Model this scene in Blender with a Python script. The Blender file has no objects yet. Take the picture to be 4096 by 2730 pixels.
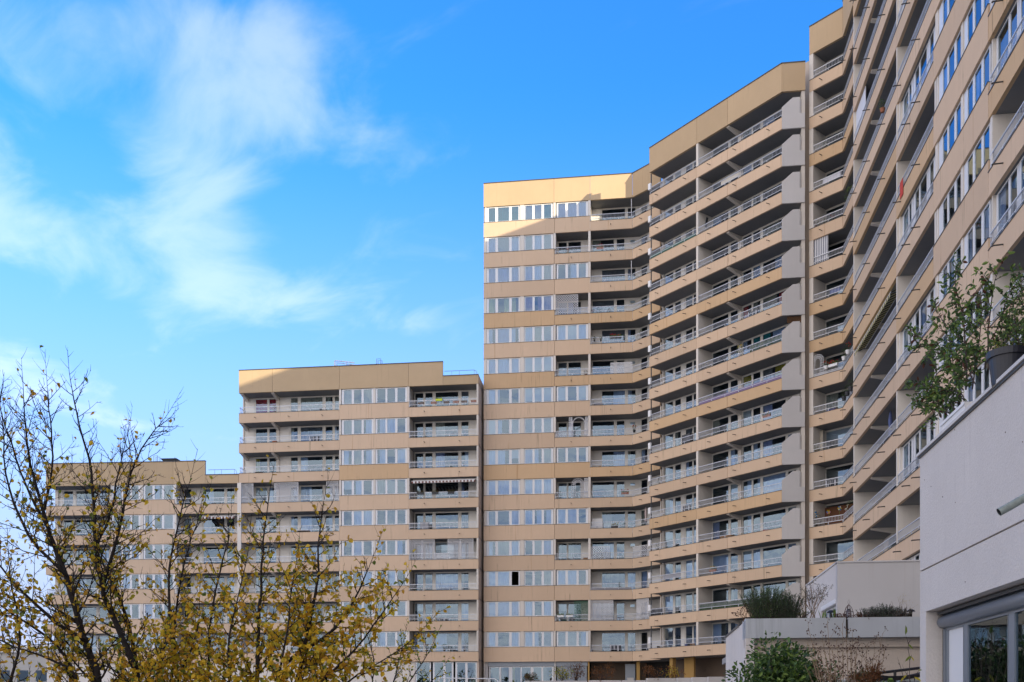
import bpy, math, random
from mathutils import Vector, Matrix

# ------------------------------------------------------------------ camera, sky, sun, exposure
SC = bpy.context.scene
EYE = 1.6
F_PX, CX, HY, HF = 3982.0, 2048.0, 2838.0, 2.8      # focal length, principal column, horizon row (photo pixels), storey height
cam_d = bpy.data.cameras.new('camera')
cam = bpy.data.objects.new('camera', cam_d)
SC.collection.objects.link(cam)
cam.location = (0, 0, EYE)
cam.rotation_euler = (math.radians(90), 0, 0)
cam_d.sensor_width = 36.0
cam_d.lens = 36.0 * F_PX / 4096
cam_d.shift_y = (HY - 1365) / 4096
cam_d.clip_start, cam_d.clip_end = 0.1, 3000
SC.camera = cam

SUN_AZ, SUN_EL = math.radians(47), math.atan(0.24)   # from behind the camera towards its right, low
sd = Vector((math.sin(SUN_AZ) * math.cos(SUN_EL), -math.cos(SUN_AZ) * math.cos(SUN_EL), math.sin(SUN_EL)))
sun_d = bpy.data.lights.new('sun', 'SUN')
sun_d.energy, sun_d.angle, sun_d.color = 3.5, math.radians(0.5), (1.0, 0.86, 0.62)
sun = bpy.data.objects.new('sun', sun_d)
SC.collection.objects.link(sun)
sun.rotation_euler = sd.to_track_quat('Z', 'Y').to_euler()

SKY_STRENGTH = 0.13
world = bpy.data.worlds.new('World')
SC.world = world
world.use_nodes = True
wt = world.node_tree
wt.nodes.clear()
def N(t, typ, **kw):
    n = t.nodes.new(typ)
    for k, v in kw.items():
        if k.startswith('i_'):
            key = k[2:]
            key = int(key) if key.isdigit() else key
            n.inputs[key].default_value = v
        else:
            setattr(n, k, v)
    return n
def M(t, op, a, b=None, c=None, clamp=False):
    n = t.nodes.new('ShaderNodeMath'); n.operation = op; n.use_clamp = clamp
    for i, v in enumerate((a, b, c)):
        if v is None: continue
        if isinstance(v, (int, float)): n.inputs[i].default_value = v
        else: t.links.new(v, n.inputs[i])
    return n.outputs[0]
def sstep(t, v, lo, hi):
    n = t.nodes.new('ShaderNodeMapRange'); n.interpolation_type = 'SMOOTHSTEP'
    t.links.new(v, n.inputs[0]); n.inputs[1].default_value = lo; n.inputs[2].default_value = hi
    return n.outputs[0]
sky = N(wt, 'ShaderNodeTexSky', sky_type='NISHITA', sun_disc=False, sun_elevation=SUN_EL, sun_rotation=math.pi - SUN_AZ,
        altitude=100, air_density=1.0, dust_density=0.6, ozone_density=1.6)
hs = N(wt, 'ShaderNodeMixRGB', blend_type='MULTIPLY', i_0=1.0)
hs.inputs[2].default_value = (0.24, 0.92, 1.72, 1)                            # the photograph's deep azure
wt.links.new(sky.outputs[0], hs.inputs[1])
tc = N(wt, 'ShaderNodeTexCoord')
sep = N(wt, 'ShaderNodeSeparateXYZ')
wt.links.new(tc.outputs['Generated'], sep.inputs[0])
zc = M(wt, 'MAXIMUM', sep.outputs[2], 0.06)
lx = M(wt, 'DIVIDE', sep.outputs[0], zc)                                       # a flat cloud layer overhead
ly = M(wt, 'DIVIDE', sep.outputs[1], zc)
q = M(wt, 'ADD', M(wt, 'MULTIPLY', lx, 0.8), M(wt, 'MULTIPLY', ly, 0.6))       # across the cloud streets
w = M(wt, 'ADD', M(wt, 'MULTIPLY', lx, -0.6), M(wt, 'MULTIPLY', ly, 0.8))      # along them
cv = N(wt, 'ShaderNodeCombineXYZ', i_2=6.1)
wt.links.new(M(wt, 'MULTIPLY', q, 1.5), cv.inputs[0]); wt.links.new(M(wt, 'MULTIPLY', w, 0.8), cv.inputs[1])
n1 = N(wt, 'ShaderNodeTexNoise', i_Scale=3.2, i_Detail=10.0, i_Roughness=0.56, i_Distortion=0.5)
wt.links.new(cv.outputs[0], n1.inputs['Vector'])
# the drifting cloud patches of the hour: where each lies on the layer, how wide, how dense
PATCHES = ((1130, 120, 260, 240, .30), (960, 360, 330, 280, .36), (1380, 560, 260, 200, .24), (860, 780, 280, 280, .28), (600, 1120, 400, 330, .25), (860, 1080, 260, 240, .24),
           (1220, 1170, 170, 130, .20), (1600, 1290, 190, 110, .20), (90, 900, 260, 260, .13), (120, 180, 480, 300, .18), (700, 60, 400, 200, .16), (60, 1500, 300, 200, .42), (540, 1700, 150, 50, .30), (420, 600, 380, 280, .10), (-500, 600, 600, 600, .25), (-300, 1700, 400, 150, .35))
acc = None
for px_, py_, rx_, ry_, st_ in PATCHES:
    dz_ = HY - py_
    tx = M(wt, 'MULTIPLY', M(wt, 'SUBTRACT', lx, (px_ - CX) / dz_), dz_ / rx_)
    ty = M(wt, 'MULTIPLY', M(wt, 'SUBTRACT', ly, F_PX / dz_), dz_ * dz_ / F_PX / ry_)
    g_ = M(wt, 'MULTIPLY', M(wt, 'SUBTRACT', 1.0, sstep(wt, M(wt, 'SQRT', M(wt, 'ADD', M(wt, 'MULTIPLY', tx, tx), M(wt, 'MULTIPLY', ty, ty))), 0.0, 1.5)), st_)
    acc = g_ if acc is None else M(wt, 'ADD', acc, g_)
acc = M(wt, 'MULTIPLY', acc, M(wt, 'GREATER_THAN', sep.outputs[1], 0.0))
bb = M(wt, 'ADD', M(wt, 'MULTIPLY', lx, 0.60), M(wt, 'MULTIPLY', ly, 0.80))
fill_cloud = M(wt, 'SUBTRACT', 1.0, sstep(wt, bb, -1.3, 0.6))                        # unseen cloud added behind and left, thickened to light the shaded walls
cov = M(wt, 'ADD', acc, M(wt, 'MULTIPLY', fill_cloud, 0.40))
dens = M(wt, 'MULTIPLY', sstep(wt, M(wt, 'ADD', n1.outputs['Fac'], cov), 0.55, 1.02), M(wt, 'MULTIPLY_ADD', fill_cloud, 0.68, 0.185))
haze = M(wt, 'SUBTRACT', 1.0, sstep(wt, sep.outputs[2], 0.05, 0.54))
mixh = N(wt, 'ShaderNodeMixRGB')
mixh.inputs[2].default_value = (2.3, 2.68, 3.9, 1)
wt.links.new(haze, mixh.inputs[0])
wt.links.new(hs.outputs[0], mixh.inputs[1])
mixc = N(wt, 'ShaderNodeMixRGB')
mixc.inputs[2].default_value = (8.6, 7.75, 7.1, 1)
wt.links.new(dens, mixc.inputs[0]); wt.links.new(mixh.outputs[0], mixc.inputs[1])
mixh = mixc
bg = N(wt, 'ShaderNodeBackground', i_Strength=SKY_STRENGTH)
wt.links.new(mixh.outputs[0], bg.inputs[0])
wo = N(wt, 'ShaderNodeOutputWorld')
wt.links.new(bg.outputs[0], wo.inputs[0])

SC.render.engine = 'CYCLES'
SC.cycles.transparent_max_bounces = 24
SC.cycles.max_bounces = 8
SC.view_settings.view_transform = 'Standard'
SC.view_settings.look = 'None'
SC.view_settings.gamma = 1.0
SC.view_settings.exposure = 1.08
SC.view_settings.use_curve_mapping = False

R = random.Random(7)
# ------------------------------------------------------------------ materials
MATS = {}
def new_mat(name):
    m = bpy.data.materials.new(name); m.use_nodes = True
    t = m.node_tree; t.nodes.clear()
    o = t.nodes.new('ShaderNodeOutputMaterial')
    MATS[name] = m
    return m, t, o
def plain(name, col, rough=0.6, metal=0.0, var=0.0, scale=3.0, bump=0.0, bscale=60.0, spec=0.5):
    m, t, o = new_mat(name)
    p = N(t, 'ShaderNodeBsdfPrincipled', i_Roughness=rough, i_Metallic=metal)
    p.inputs['Specular IOR Level'].default_value = spec
    p.inputs['Base Color'].default_value = (*col, 1)
    geo = N(t, 'ShaderNodeNewGeometry')
    if var:
        n = N(t, 'ShaderNodeTexNoise', i_Scale=scale, i_Detail=5.0, i_Roughness=0.6)
        t.links.new(geo.outputs['Position'], n.inputs['Vector'])
        mx = N(t, 'ShaderNodeMixRGB', blend_type='MULTIPLY', i_0=1.0)
        mx.inputs[1].default_value = (*col, 1)
        g = M(t, 'MULTIPLY_ADD', n.outputs['Fac'], 2 * var, 1 - var)
        t.links.new(g, mx.inputs[2]); t.links.new(mx.outputs[0], p.inputs['Base Color'])
    if bump:
        n2 = N(t, 'ShaderNodeTexNoise', i_Scale=bscale, i_Detail=4.0, i_Roughness=0.65)
        t.links.new(geo.outputs['Position'], n2.inputs['Vector'])
        b = N(t, 'ShaderNodeBump', i_Strength=bump, i_Distance=0.01)
        t.links.new(n2.outputs['Fac'], b.inputs['Height']); t.links.new(b.outputs[0], p.inputs['Normal'])
    t.links.new(p.outputs[0], o.inputs[0])
    return m
def stucco(name, col, streak=0.5, rust=0.45, bump=0.25, bscale=45.0, mottled=0.10, grain=0.0, tone=0.06):
    """rendered wall: slow mottling, vertical rain streaks, a few rusty runs, grain"""
    m, t, o = new_mat(name)
    p = N(t, 'ShaderNodeBsdfPrincipled', i_Roughness=0.9)
    p.inputs['Specular IOR Level'].default_value = 0.15
    geo = N(t, 'ShaderNodeNewGeometry')
    a = N(t, 'ShaderNodeTexNoise', i_Scale=0.55, i_Detail=6.0, i_Roughness=0.62)
    t.links.new(geo.outputs['Position'], a.inputs['Vector'])
    mp = N(t, 'ShaderNodeMapping'); mp.inputs['Scale'].default_value = (5.0, 5.0, 0.16)
    t.links.new(geo.outputs['Position'], mp.inputs['Vector'])
    s = N(t, 'ShaderNodeTexNoise', i_Scale=1.0, i_Detail=5.0, i_Roughness=0.7)
    t.links.new(mp.outputs[0], s.inputs['Vector'])
    mp2 = N(t, 'ShaderNodeMapping'); mp2.inputs['Scale'].default_value = (2.3, 2.3, 0.05); mp2.inputs['Location'].default_value = (31, 7, 3)
    t.links.new(geo.outputs['Position'], mp2.inputs['Vector'])
    s2 = N(t, 'ShaderNodeTexNoise', i_Scale=2.2, i_Detail=3.0, i_Roughness=0.5)
    t.links.new(mp2.outputs[0], s2.inputs['Vector'])
    g = M(t, 'MULTIPLY_ADD', a.outputs['Fac'], 2 * mottled, 1 - mottled)
    st = sstep(t, s.outputs['Fac'], 0.52, 0.78)
    patch = sstep(t, a.outputs['Fac'], 0.45, 0.62)
    g = M(t, 'MULTIPLY', g, M(t, 'SUBTRACT', 1.0, M(t, 'MULTIPLY', M(t, 'MULTIPLY', st, patch), streak)))
    oi = N(t, 'ShaderNodeObjectInfo')                                             # cast panels differ a little in tone
    g = M(t, 'MULTIPLY', g, M(t, 'MULTIPLY_ADD', oi.outputs['Random'], 2 * tone, 1 - tone))
    if grain:
        gn = N(t, 'ShaderNodeTexNoise', i_Scale=26.0, i_Detail=5.0, i_Roughness=0.75)
        t.links.new(geo.outputs['Position'], gn.inputs['Vector'])
        g = M(t, 'MULTIPLY', g, M(t, 'MULTIPLY_ADD', gn.outputs['Fac'], 2 * grain, 1 - grain))
    mx = N(t, 'ShaderNodeMixRGB', blend_type='MULTIPLY', i_0=1.0); mx.inputs[1].default_value = (*col, 1)
    t.links.new(g, mx.inputs[2])
    mr = N(t, 'ShaderNodeMixRGB'); mr.inputs[2].default_value = (col[0] * .62, col[1] * .42, col[2] * .28, 1)
    t.links.new(M(t, 'MULTIPLY', sstep(t, s2.outputs['Fac'], 0.66, 0.76), rust), mr.inputs[0])
    t.links.new(mx.outputs[0], mr.inputs[1]); t.links.new(mr.outputs[0], p.inputs['Base Color'])
    n2 = N(t, 'ShaderNodeTexNoise', i_Scale=bscale, i_Detail=4.0, i_Roughness=0.7)
    t.links.new(geo.outputs['Position'], n2.inputs['Vector'])
    b = N(t, 'ShaderNodeBump', i_Strength=bump, i_Distance=0.012)
    t.links.new(n2.outputs['Fac'], b.inputs['Height']); t.links.new(b.outputs[0], p.inputs['Normal'])
    t.links.new(p.outputs[0], o.inputs[0])
    return m
def leafmat(name, col, var=0.35, trans=0.45):
    m, t, o = new_mat(name)
    geo = N(t, 'ShaderNodeNewGeometry')
    n = N(t, 'ShaderNodeTexNoise', i_Scale=9.0, i_Detail=3.0)
    t.links.new(geo.outputs['Position'], n.inputs['Vector'])
    mx = N(t, 'ShaderNodeMixRGB', blend_type='MULTIPLY', i_0=1.0); mx.inputs[1].default_value = (*col, 1)
    t.links.new(M(t, 'MULTIPLY_ADD', n.outputs['Fac'], 2 * var, 1 - var), mx.inputs[2])
    p = N(t, 'ShaderNodeBsdfPrincipled', i_Roughness=0.5); p.inputs['Specular IOR Level'].default_value = 0.4
    tr = N(t, 'ShaderNodeBsdfTranslucent')
    t.links.new(mx.outputs[0], p.inputs['Base Color']); t.links.new(mx.outputs[0], tr.inputs[0])
    ms = N(t, 'ShaderNodeMixShader', i_0=trans)
    t.links.new(p.outputs[0], ms.inputs[1]); t.links.new(tr.outputs[0], ms.inputs[2]); t.links.new(ms.outputs[0], o.inputs[0])
    return m
def glass(name, ior, tint):
    m, t, o = new_mat(name)
    geo = N(t, 'ShaderNodeNewGeometry')
    n = N(t, 'ShaderNodeTexNoise', i_Scale=0.9, i_Detail=2.0)
    t.links.new(geo.outputs['Position'], n.inputs['Vector'])
    b = N(t, 'ShaderNodeBump', i_Strength=0.10, i_Distance=0.03)
    t.links.new(n.outputs['Fac'], b.inputs['Height'])
    fr = N(t, 'ShaderNodeFresnel', i_IOR=ior)
    gl = N(t, 'ShaderNodeBsdfGlossy', i_Roughness=0.0)
    gl.inputs['Color'].default_value = (0.60, 0.81, 1.0, 1)                       # coated glazing mirrors bluish
    t.links.new(b.outputs[0], gl.inputs['Normal'])
    tr = N(t, 'ShaderNodeBsdfTransparent'); tr.inputs[0].default_value = (*tint, 1)
    ms = N(t, 'ShaderNodeMixShader')
    t.links.new(fr.outputs[0], ms.inputs[0]); t.links.new(tr.outputs[0], ms.inputs[1]); t.links.new(gl.outputs[0], ms.inputs[2])
    t.links.new(ms.outputs[0], o.inputs[0])
    return m
def striped(name, c1, c2, width, axis=0):
    m, t, o = new_mat(name)
    tc_ = N(t, 'ShaderNodeTexCoord'); se = N(t, 'ShaderNodeSeparateXYZ')
    t.links.new(tc_.outputs['Object'], se.inputs[0])
    fr = M(t, 'FRACT', M(t, 'DIVIDE', se.outputs[axis], width * 2))
    mx = N(t, 'ShaderNodeMixRGB'); mx.inputs[1].default_value = (*c1, 1); mx.inputs[2].default_value = (*c2, 1)
    t.links.new(M(t, 'GREATER_THAN', fr, 0.5), mx.inputs[0])
    p = N(t, 'ShaderNodeBsdfPrincipled', i_Roughness=0.9)
    t.links.new(mx.outputs[0], p.inputs['Base Color']); t.links.new(p.outputs[0], o.inputs[0])
    return m

PEACH = stucco('peach_render', (0.63, 0.465, 0.32), bscale=30)
OCHRE = stucco('ochre_render', (0.60, 0.415, 0.245), bscale=30)
PARA = stucco('parapet_render', (0.51, 0.375, 0.23), streak=0.18, rust=0.12, bscale=30)
CREAM = stucco('pale_wall_render', (0.68, 0.63, 0.56), streak=0.2, rust=0.0, bump=0.1)
BROWN = stucco('return_wall_render', (0.55, 0.46, 0.38), streak=0.3, rust=0.1)
GREYP = stucco('grey_panel_concrete', (0.56, 0.545, 0.53), streak=0.12, rust=0.1, bump=0.1)
STUC = stucco('coarse_stucco', (0.61, 0.57, 0.53), streak=0.34, rust=0.0, bump=1.0, bscale=26, mottled=0.14, grain=0.14, tone=0.015)
STUCB = stucco('beige_stucco', (0.58, 0.50, 0.42), streak=0.25, rust=0.0, bump=0.8, bscale=30, grain=0.2)
CONC = stucco('raw_concrete', (0.45, 0.475, 0.495), streak=0.35, rust=0.05, bump=0.3, mottled=0.22)
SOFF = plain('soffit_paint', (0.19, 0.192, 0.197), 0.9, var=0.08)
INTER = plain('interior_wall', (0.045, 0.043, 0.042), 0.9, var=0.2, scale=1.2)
COPE = plain('dark_zinc', (0.055, 0.06, 0.065), 0.45)
FRAME = plain('white_pvc', (0.70, 0.71, 0.72), 0.35, var=0.03)
FRAMEC = plain('cream_frame', (0.76, 0.74, 0.68), 0.45, var=0.05)
SIDE = plain('white_siding', (0.80, 0.78, 0.73), 0.6, var=0.06)
RAIL = plain('galvanised_rail', (0.56, 0.59, 0.65), 0.45, var=0.08)
RAILW = plain('pale_rail', (0.72, 0.73, 0.75), 0.45, var=0.06)
SPOUT = plain('spout_metal', (0.05, 0.045, 0.04), 0.6)
ALU = plain('anodised_aluminium', (0.24, 0.27, 0.31), 0.35, metal=0.35)
GLASS = glass('window_glass', 2.5, (0.80, 0.88, 0.97))
GLASSD = glass('door_glass', 2.5, (0.70, 0.77, 0.82))
SHEER = plain('sheer_curtain', (0.64, 0.73, 0.90), 0.9, var=0.08, scale=2)
LILAC = plain('lilac_curtain', (0.50, 0.55, 0.78), 0.9, var=0.1)
BEIGE = plain('beige_curtain', (0.60, 0.55, 0.45), 0.9, var=0.1)
GREYC = plain('grey_curtain', (0.30, 0.30, 0.32), 0.9, var=0.1)
TEAL = plain('teal_cloth', (0.03, 0.42, 0.45), 0.9, var=0.1)
GREENC = plain('lime_curtain', (0.55, 0.60, 0.28), 0.9, var=0.1)
PINKC = plain('pink_curtain', (0.60, 0.42, 0.48), 0.9, var=0.1)
REDC = plain('red_curtain', (0.70, 0.04, 0.05), 0.9, var=0.1)
YELC = plain('mustard_curtain', (0.62, 0.50, 0.05), 0.9, var=0.1)
BLIND = plain('white_blind', (0.78, 0.78, 0.78), 0.7)
LATT = plain('white_lattice', (0.70, 0.70, 0.71), 0.55)
WHITEP = plain('white_plastic', (0.78, 0.78, 0.77), 0.4)
DARKP = plain('charcoal_plastic', (0.025, 0.027, 0.032), 0.45)
POTP = plain('slate_blue_plastic', (0.012, 0.015, 0.024), 0.4, var=0.1)
TERRA = plain('terracotta', (0.32, 0.12, 0.06), 0.8, var=0.1)
LIME = plain('lime_plastic', (0.62, 0.72, 0.02), 0.4)
BLACKM = plain('black_metal', (0.02, 0.02, 0.022), 0.45)
CLOTHD = plain('dark_clothes', (0.03, 0.03, 0.04), 0.95, var=0.2)
CLOTHL = plain('pale_clothes', (0.55, 0.55, 0.58), 0.95, var=0.2)
CLOTHR = plain('red_cloth', (0.55, 0.06, 0.035), 0.9, var=0.1)
BLUEC = plain('blue_canvas', (0.10, 0.13, 0.28), 0.9, var=0.15)
PINKB = plain('dusty_pink_canvas', (0.52, 0.42, 0.40), 0.9, var=0.1)
PURP = plain('purple_sheet', (0.24, 0.17, 0.30), 0.8, var=0.1)
GREENS = plain('green_net', (0.06, 0.16, 0.11), 0.9, var=0.15)
BAMB = plain('bamboo_blind', (0.16, 0.065, 0.03), 0.8, var=0.2)
WOOD = plain('garden_wood', (0.30, 0.17, 0.08), 0.7, var=0.2)
OCHW = stucco('ochre_column', (0.40, 0.25, 0.09), streak=0.1)
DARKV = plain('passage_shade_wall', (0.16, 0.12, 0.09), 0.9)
NETM = plain('shade_net', (0.05, 0.055, 0.075), 0.9)
BARK = plain('bark', (0.020, 0.015, 0.013), 0.9, var=0.45, scale=14, bump=0.6, bscale=90)
TWIG = plain('twig_bark', (0.062, 0.045, 0.040), 0.9, var=0.3)
DRY = plain('dry_stem', (0.27, 0.19, 0.12), 0.9, var=0.3)
DRYD = plain('dark_seed_head', (0.075, 0.035, 0.028), 0.9, var=0.3)
SOIL = plain('soil', (0.05, 0.035, 0.025), 1.0, var=0.3)
LY1 = leafmat('leaf_gold', (0.72, 0.47, 0.030))
LY2 = leafmat('leaf_olive', (0.56, 0.45, 0.040))
LY3 = leafmat('leaf_rust', (0.60, 0.32, 0.030))
LY4 = leafmat('leaf_green', (0.18, 0.23, 0.035))
LG1 = leafmat('leaf_evergreen', (0.085, 0.155, 0.038), trans=.2)
LG2 = leafmat('leaf_light_green', (0.17, 0.26, 0.05), trans=.25)
LG3 = leafmat('leaf_deep_green', (0.045, 0.088, 0.030), trans=.15)
LR = leafmat('leaf_red', (0.13, 0.05, 0.028))
LB = leafmat('leaf_brown', (0.17, 0.085, 0.035))
LO = leafmat('leaf_orange_conifer', (0.24, 0.10, 0.035))
LROS = leafmat('rosemary_needle', (0.060, 0.095, 0.055), trans=.1)
LLAV = leafmat('lavender_needle', (0.13, 0.14, 0.12), trans=.1)
FLR = leafmat('red_flower', (0.65, 0.05, 0.06))
FLY = leafmat('yellow_petal', (0.75, 0.55, 0.03))
FLB = leafmat('blue_petal', (0.05, 0.30, 0.60))
FLW = leafmat('cream_petal', (0.75, 0.72, 0.60))
FLP = leafmat('pink_petal', (0.7, 0.35, 0.45))
AWN1 = striped('brown_white_awning', (0.16, 0.075, 0.06), (0.72, 0.70, 0.66), 0.16)
AWN2 = striped('black_yellow_awning', (0.03, 0.028, 0.02), (0.62, 0.55, 0.28), 0.20)
STRIPV = striped('blue_white_screen', (0.75, 0.75, 0.75), (0.12, 0.13, 0.17), 0.075)
GROUND = plain('garden_ground', (0.42, 0.36, 0.28), 1.0, var=0.3, scale=0.6)
PAVE = plain('terrace_paving', (0.40, 0.37, 0.33), 0.9, var=0.15, scale=1.5)
ROOFM = plain('roof_gravel', (0.30, 0.29, 0.28), 0.95, var=0.15)

# ------------------------------------------------------------------ mesh building
COL = SC.collection
def link(o): COL.objects.link(o); return o
class MB:
    def __init__(self): self.v = []; self.f = []; self.m = []
    def face(self, pts, mi=0):
        b = len(self.v); self.v.extend(pts); self.f.append(tuple(range(b, b + len(pts)))); self.m.append(mi)
    def box(self, x0, y0, z0, x1, y1, z1, mi=0):
        b = len(self.v)
        self.v += [(x0, y0, z0), (x1, y0, z0), (x1, y1, z0), (x0, y1, z0), (x0, y0, z1), (x1, y0, z1), (x1, y1, z1), (x0, y1, z1)]
        for q_ in ((0, 3, 2, 1), (4, 5, 6, 7), (0, 1, 5, 4), (1, 2, 6, 5), (2, 3, 7, 6), (3, 0, 4, 7)):
            self.f.append(tuple(b + i for i in q_)); self.m.append(mi)
        return self
    def tube(self, pts, radii, n=5, mi=0, cap=True):
        pts = [Vector(p) for p in pts]
        if isinstance(radii, (int, float)): radii = [radii] * len(pts)
        b = len(self.v); prev = None
        for i, p in enumerate(pts):
            d = (pts[min(i + 1, len(pts) - 1)] - pts[max(i - 1, 0)])
            d = d.normalized() if d.length > 1e-9 else Vector((0, 0, 1))
            if prev is None:
                a = Vector((1, 0, 0)) if abs(d.x) < 0.8 else Vector((0, 1, 0))
                s = d.cross(a).normalized()
            else:
                s = (prev - d * prev.dot(d)); s = s.normalized() if s.length > 1e-6 else d.orthogonal().normalized()
            prev = s; t_ = d.cross(s)
            for k in range(n):
                a = 2 * math.pi * k / n
                self.v.append(tuple(p + (s * math.cos(a) + t_ * math.sin(a)) * radii[i]))
        for i in range(len(pts) - 1):
            for k in range(n):
                a0 = b + i * n + k; a1 = b + i * n + (k + 1) % n
                self.f.append((a0, a1, a1 + n, a0 + n)); self.m.append(mi)
        if cap:
            self.f.append(tuple(b + k for k in range(n - 1, -1, -1))); self.m.append(mi)
            e = b + (len(pts) - 1) * n
            self.f.append(tuple(e + k for k in range(n))); self.m.append(mi)
        return self
    def lathe(self, prof, n=20, mi=0, c=(0, 0, 0)):
        b = len(self.v)
        for r, z in prof:
            for k in range(n):
                a = 2 * math.pi * k / n
                self.v.append((c[0] + r * math.cos(a), c[1] + r * math.sin(a), c[2] + z))
        for i in range(len(prof) - 1):
            for k in range(n):
                a0 = b + i * n + k; a1 = b + i * n + (k + 1) % n
                self.f.append((a0, a1, a1 + n, a0 + n)); self.m.append(mi)
        return self
    def prism(self, poly, z0, z1, mi=0, mt=None, mb=None, sides=None):
        n = len(poly); b = len(self.v)
        self.v += [(p[0], p[1], z0) for p in poly] + [(p[0], p[1], z1) for p in poly]
        self.f.append(tuple(range(b + n - 1, b - 1, -1))); self.m.append(mi if mb is None else mb)
        self.f.append(tuple(range(b + n, b + 2 * n))); self.m.append(mi if mt is None else mt)
        for i in range(n):
            j = (i + 1) % n
            self.f.append((b + i, b + j, b + n + j, b + n + i)); self.m.append(sides[i] if sides else mi)
        return self
    def leaf(self, p, d, nrm, L, W, mi=0):
        """a small folded leaf: two quads either side of a midrib"""
        s = d.cross(nrm)
        if s.length < 1e-5: s = d.orthogonal()
        s = s.normalized() * (W / 2); up = nrm.normalized() * (W * 0.22)
        b = len(self.v)
        a, m1, e = p, p + d * (L * 0.5) - up * .4, p + d * L - up * .8
        self.v += [tuple(a), tuple(p + d * (L * .33) + s + up), tuple(p + d * (L * .72) + s * .8 + up * .6), tuple(e),
                   tuple(p + d * (L * .72) - s * .8 + up * .6), tuple(p + d * (L * .33) - s + up), tuple(m1)]
        self.f += [(b, b + 6, b + 2, b + 1), (b + 6, b + 3, b + 2), (b, b + 5, b + 4, b + 6), (b + 6, b + 4, b + 3)]
        self.m += [mi] * 4
    def mesh(self, name, mats, smooth=False):
        me = bpy.data.meshes.new(name)
        me.from_pydata([tuple(v) for v in self.v], [], self.f)
        for m_ in (mats if isinstance(mats, (list, tuple)) else [mats]): me.materials.append(m_)
        if any(self.m): me.polygons.foreach_set('material_index', self.m)
        if smooth: me.polygons.foreach_set('use_smooth', [True] * len(self.f))
        me.update()
        return me
    def build(self, name, mats, parent=None, loc=(0, 0, 0), rz=0.0, smooth=False):
        return put(name, self.mesh(name, mats, smooth), parent, loc, rz)
def put(name, me, parent=None, loc=(0, 0, 0), rz=0.0):
    o = link(bpy.data.objects.new(name, me))
    if parent is not None: o.parent = parent
    o.location = loc
    if rz: o.rotation_euler = (0, 0, rz)
    return o
CACHE = {}
def cached(key, fn):
    if key not in CACHE: CACHE[key] = fn()
    return CACHE[key]
LABELS = set()
def tag(o, label, cat, group=None, kind=None):
    assert label not in LABELS or group, label
    LABELS.add(label)
    o['label'] = label; o['category'] = cat
    if group: o['group'] = group
    if kind: o['kind'] = kind
    return o
def empty(name, loc, label, cat, rz=0.0, group=None):
    e = link(bpy.data.objects.new(name, None)); e.location = loc; e.rotation_euler = (0, 0, rz); e.empty_display_size = 0.3
    return tag(e, label, cat, group)
def structure(o): o['kind'] = 'structure'; return o
def stuff(o): o['kind'] = 'stuff'; return o

def pt(px, py, Y): return Vector(((px - CX) / F_PX * Y, Y, EYE + (HY - py) / F_PX * Y))
def P(px, s): return Vector(((px - CX) * HF / s, F_PX * HF / s))
def zk(k): return EYE + (3.56 + 12 - k) * HF                       # underside of the spandrel of storey k (0 = top storey of the tower)

class Face:
    """one straight front of a building, left to right as seen from the court; d goes inwards"""
    def __init__(self, p0, p1, bld=None):
        self.p0, self.p1 = Vector(p0), Vector(p1); self.b = bld
        self.L = (self.p1 - self.p0).length
        self.dir = (self.p1 - self.p0) / self.L
        self.inn = Vector((-self.dir.y, self.dir.x))
        self.ang = math.atan2(self.dir.y, self.dir.x)
    def u(self, px, d=0.0):
        o = self.p0 + self.inn * d; k = (px - CX) / F_PX
        return (k * o.y - o.x) / (self.dir.x - k * self.dir.y)
    def xy(self, u, d=0.0): return self.p0 + self.dir * u + self.inn * d
    def w(self, u, d, z): a = self.xy(u, d); return Vector((a.x, a.y, z))
    def put(self, name, me, u, d, z, parent=None):
        l = self.w(u, d, z) - (self.b.location if parent is None else Vector((0, 0, 0)))
        return put(name, me, self.b, l, self.ang)
# ------------------------------------------------------------------ facade elements (parts of a building)
def spandrel(fc, u0, u1, k, h, mat, d0=0.0, name='spandrel_panel', z=None):
    g = 0.012
    L = round(u1 - u0 - 2 * g, 2)
    def mk():
        m = MB(); m.box(0, 0, 0, L, .15, h - .03)
        m.box(-.004, -.025, h - .03, L + .004, .175, h, 1)          # zinc capping
        return m.mesh('spandrel', [mat, COPE])
    return fc.put(name, cached(('sp', L, h, mat.name), mk), u0 + g, d0, zk(k) if z is None else z)
def railing(fc, u0, u1, k, h, mat=None, d=.06):
    mat = mat or RAIL
    L = round(u1 - u0, 2)
    def mk():
        m = MB()
        m.box(0, -.022, .535, L, .025, .58); m.box(0, -.012, .17, L, .016, .205)
        n = max(2, int(round(L / .125)))
        for i in range(n + 1):
            x = (L - .015) * i / n
            m.box(x, -.006, .205, x + .015, .006, .535)
        n2 = max(1, int(round(L / 1.35)))
        for i in range(n2 + 1):
            x = (L - .035) * i / n2
            m.box(x, -.012, 0, x + .035, .022, .17)
        return m.mesh('railing', mat)
    return fc.put('railing', cached(('rl', L, mat.name), mk), u0, d, zk(k) + h)
def side_rail(fc, u, d0, d1, k, h):
    m = MB(); L = d1 - d0
    m.box(-.02, 0, .54, .03, L, .585); m.box(-.012, 0, .17, .022, L, .20)
    for i in range(int(L / .125) + 1): m.box(0, i * .125, 0 if i % 6 == 0 else .2, .016, i * .125 + .016, .54)
    return fc.put('railing', m.mesh('side_railing', RAIL), u, d0, zk(k) + h)
def spout(fc, u, k):
    def mk():
        m = MB(); m.tube([(0, .0, 0), (0, -.34, -.02)], .028, 6); m.tube([(0, -.34, -.02), (0, -.37, -.05)], .03, 6)
        return m.mesh('spout', SPOUT)
    return fc.put('drain_spout', cached('spout', mk), u, 0, zk(k) + .42)
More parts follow.
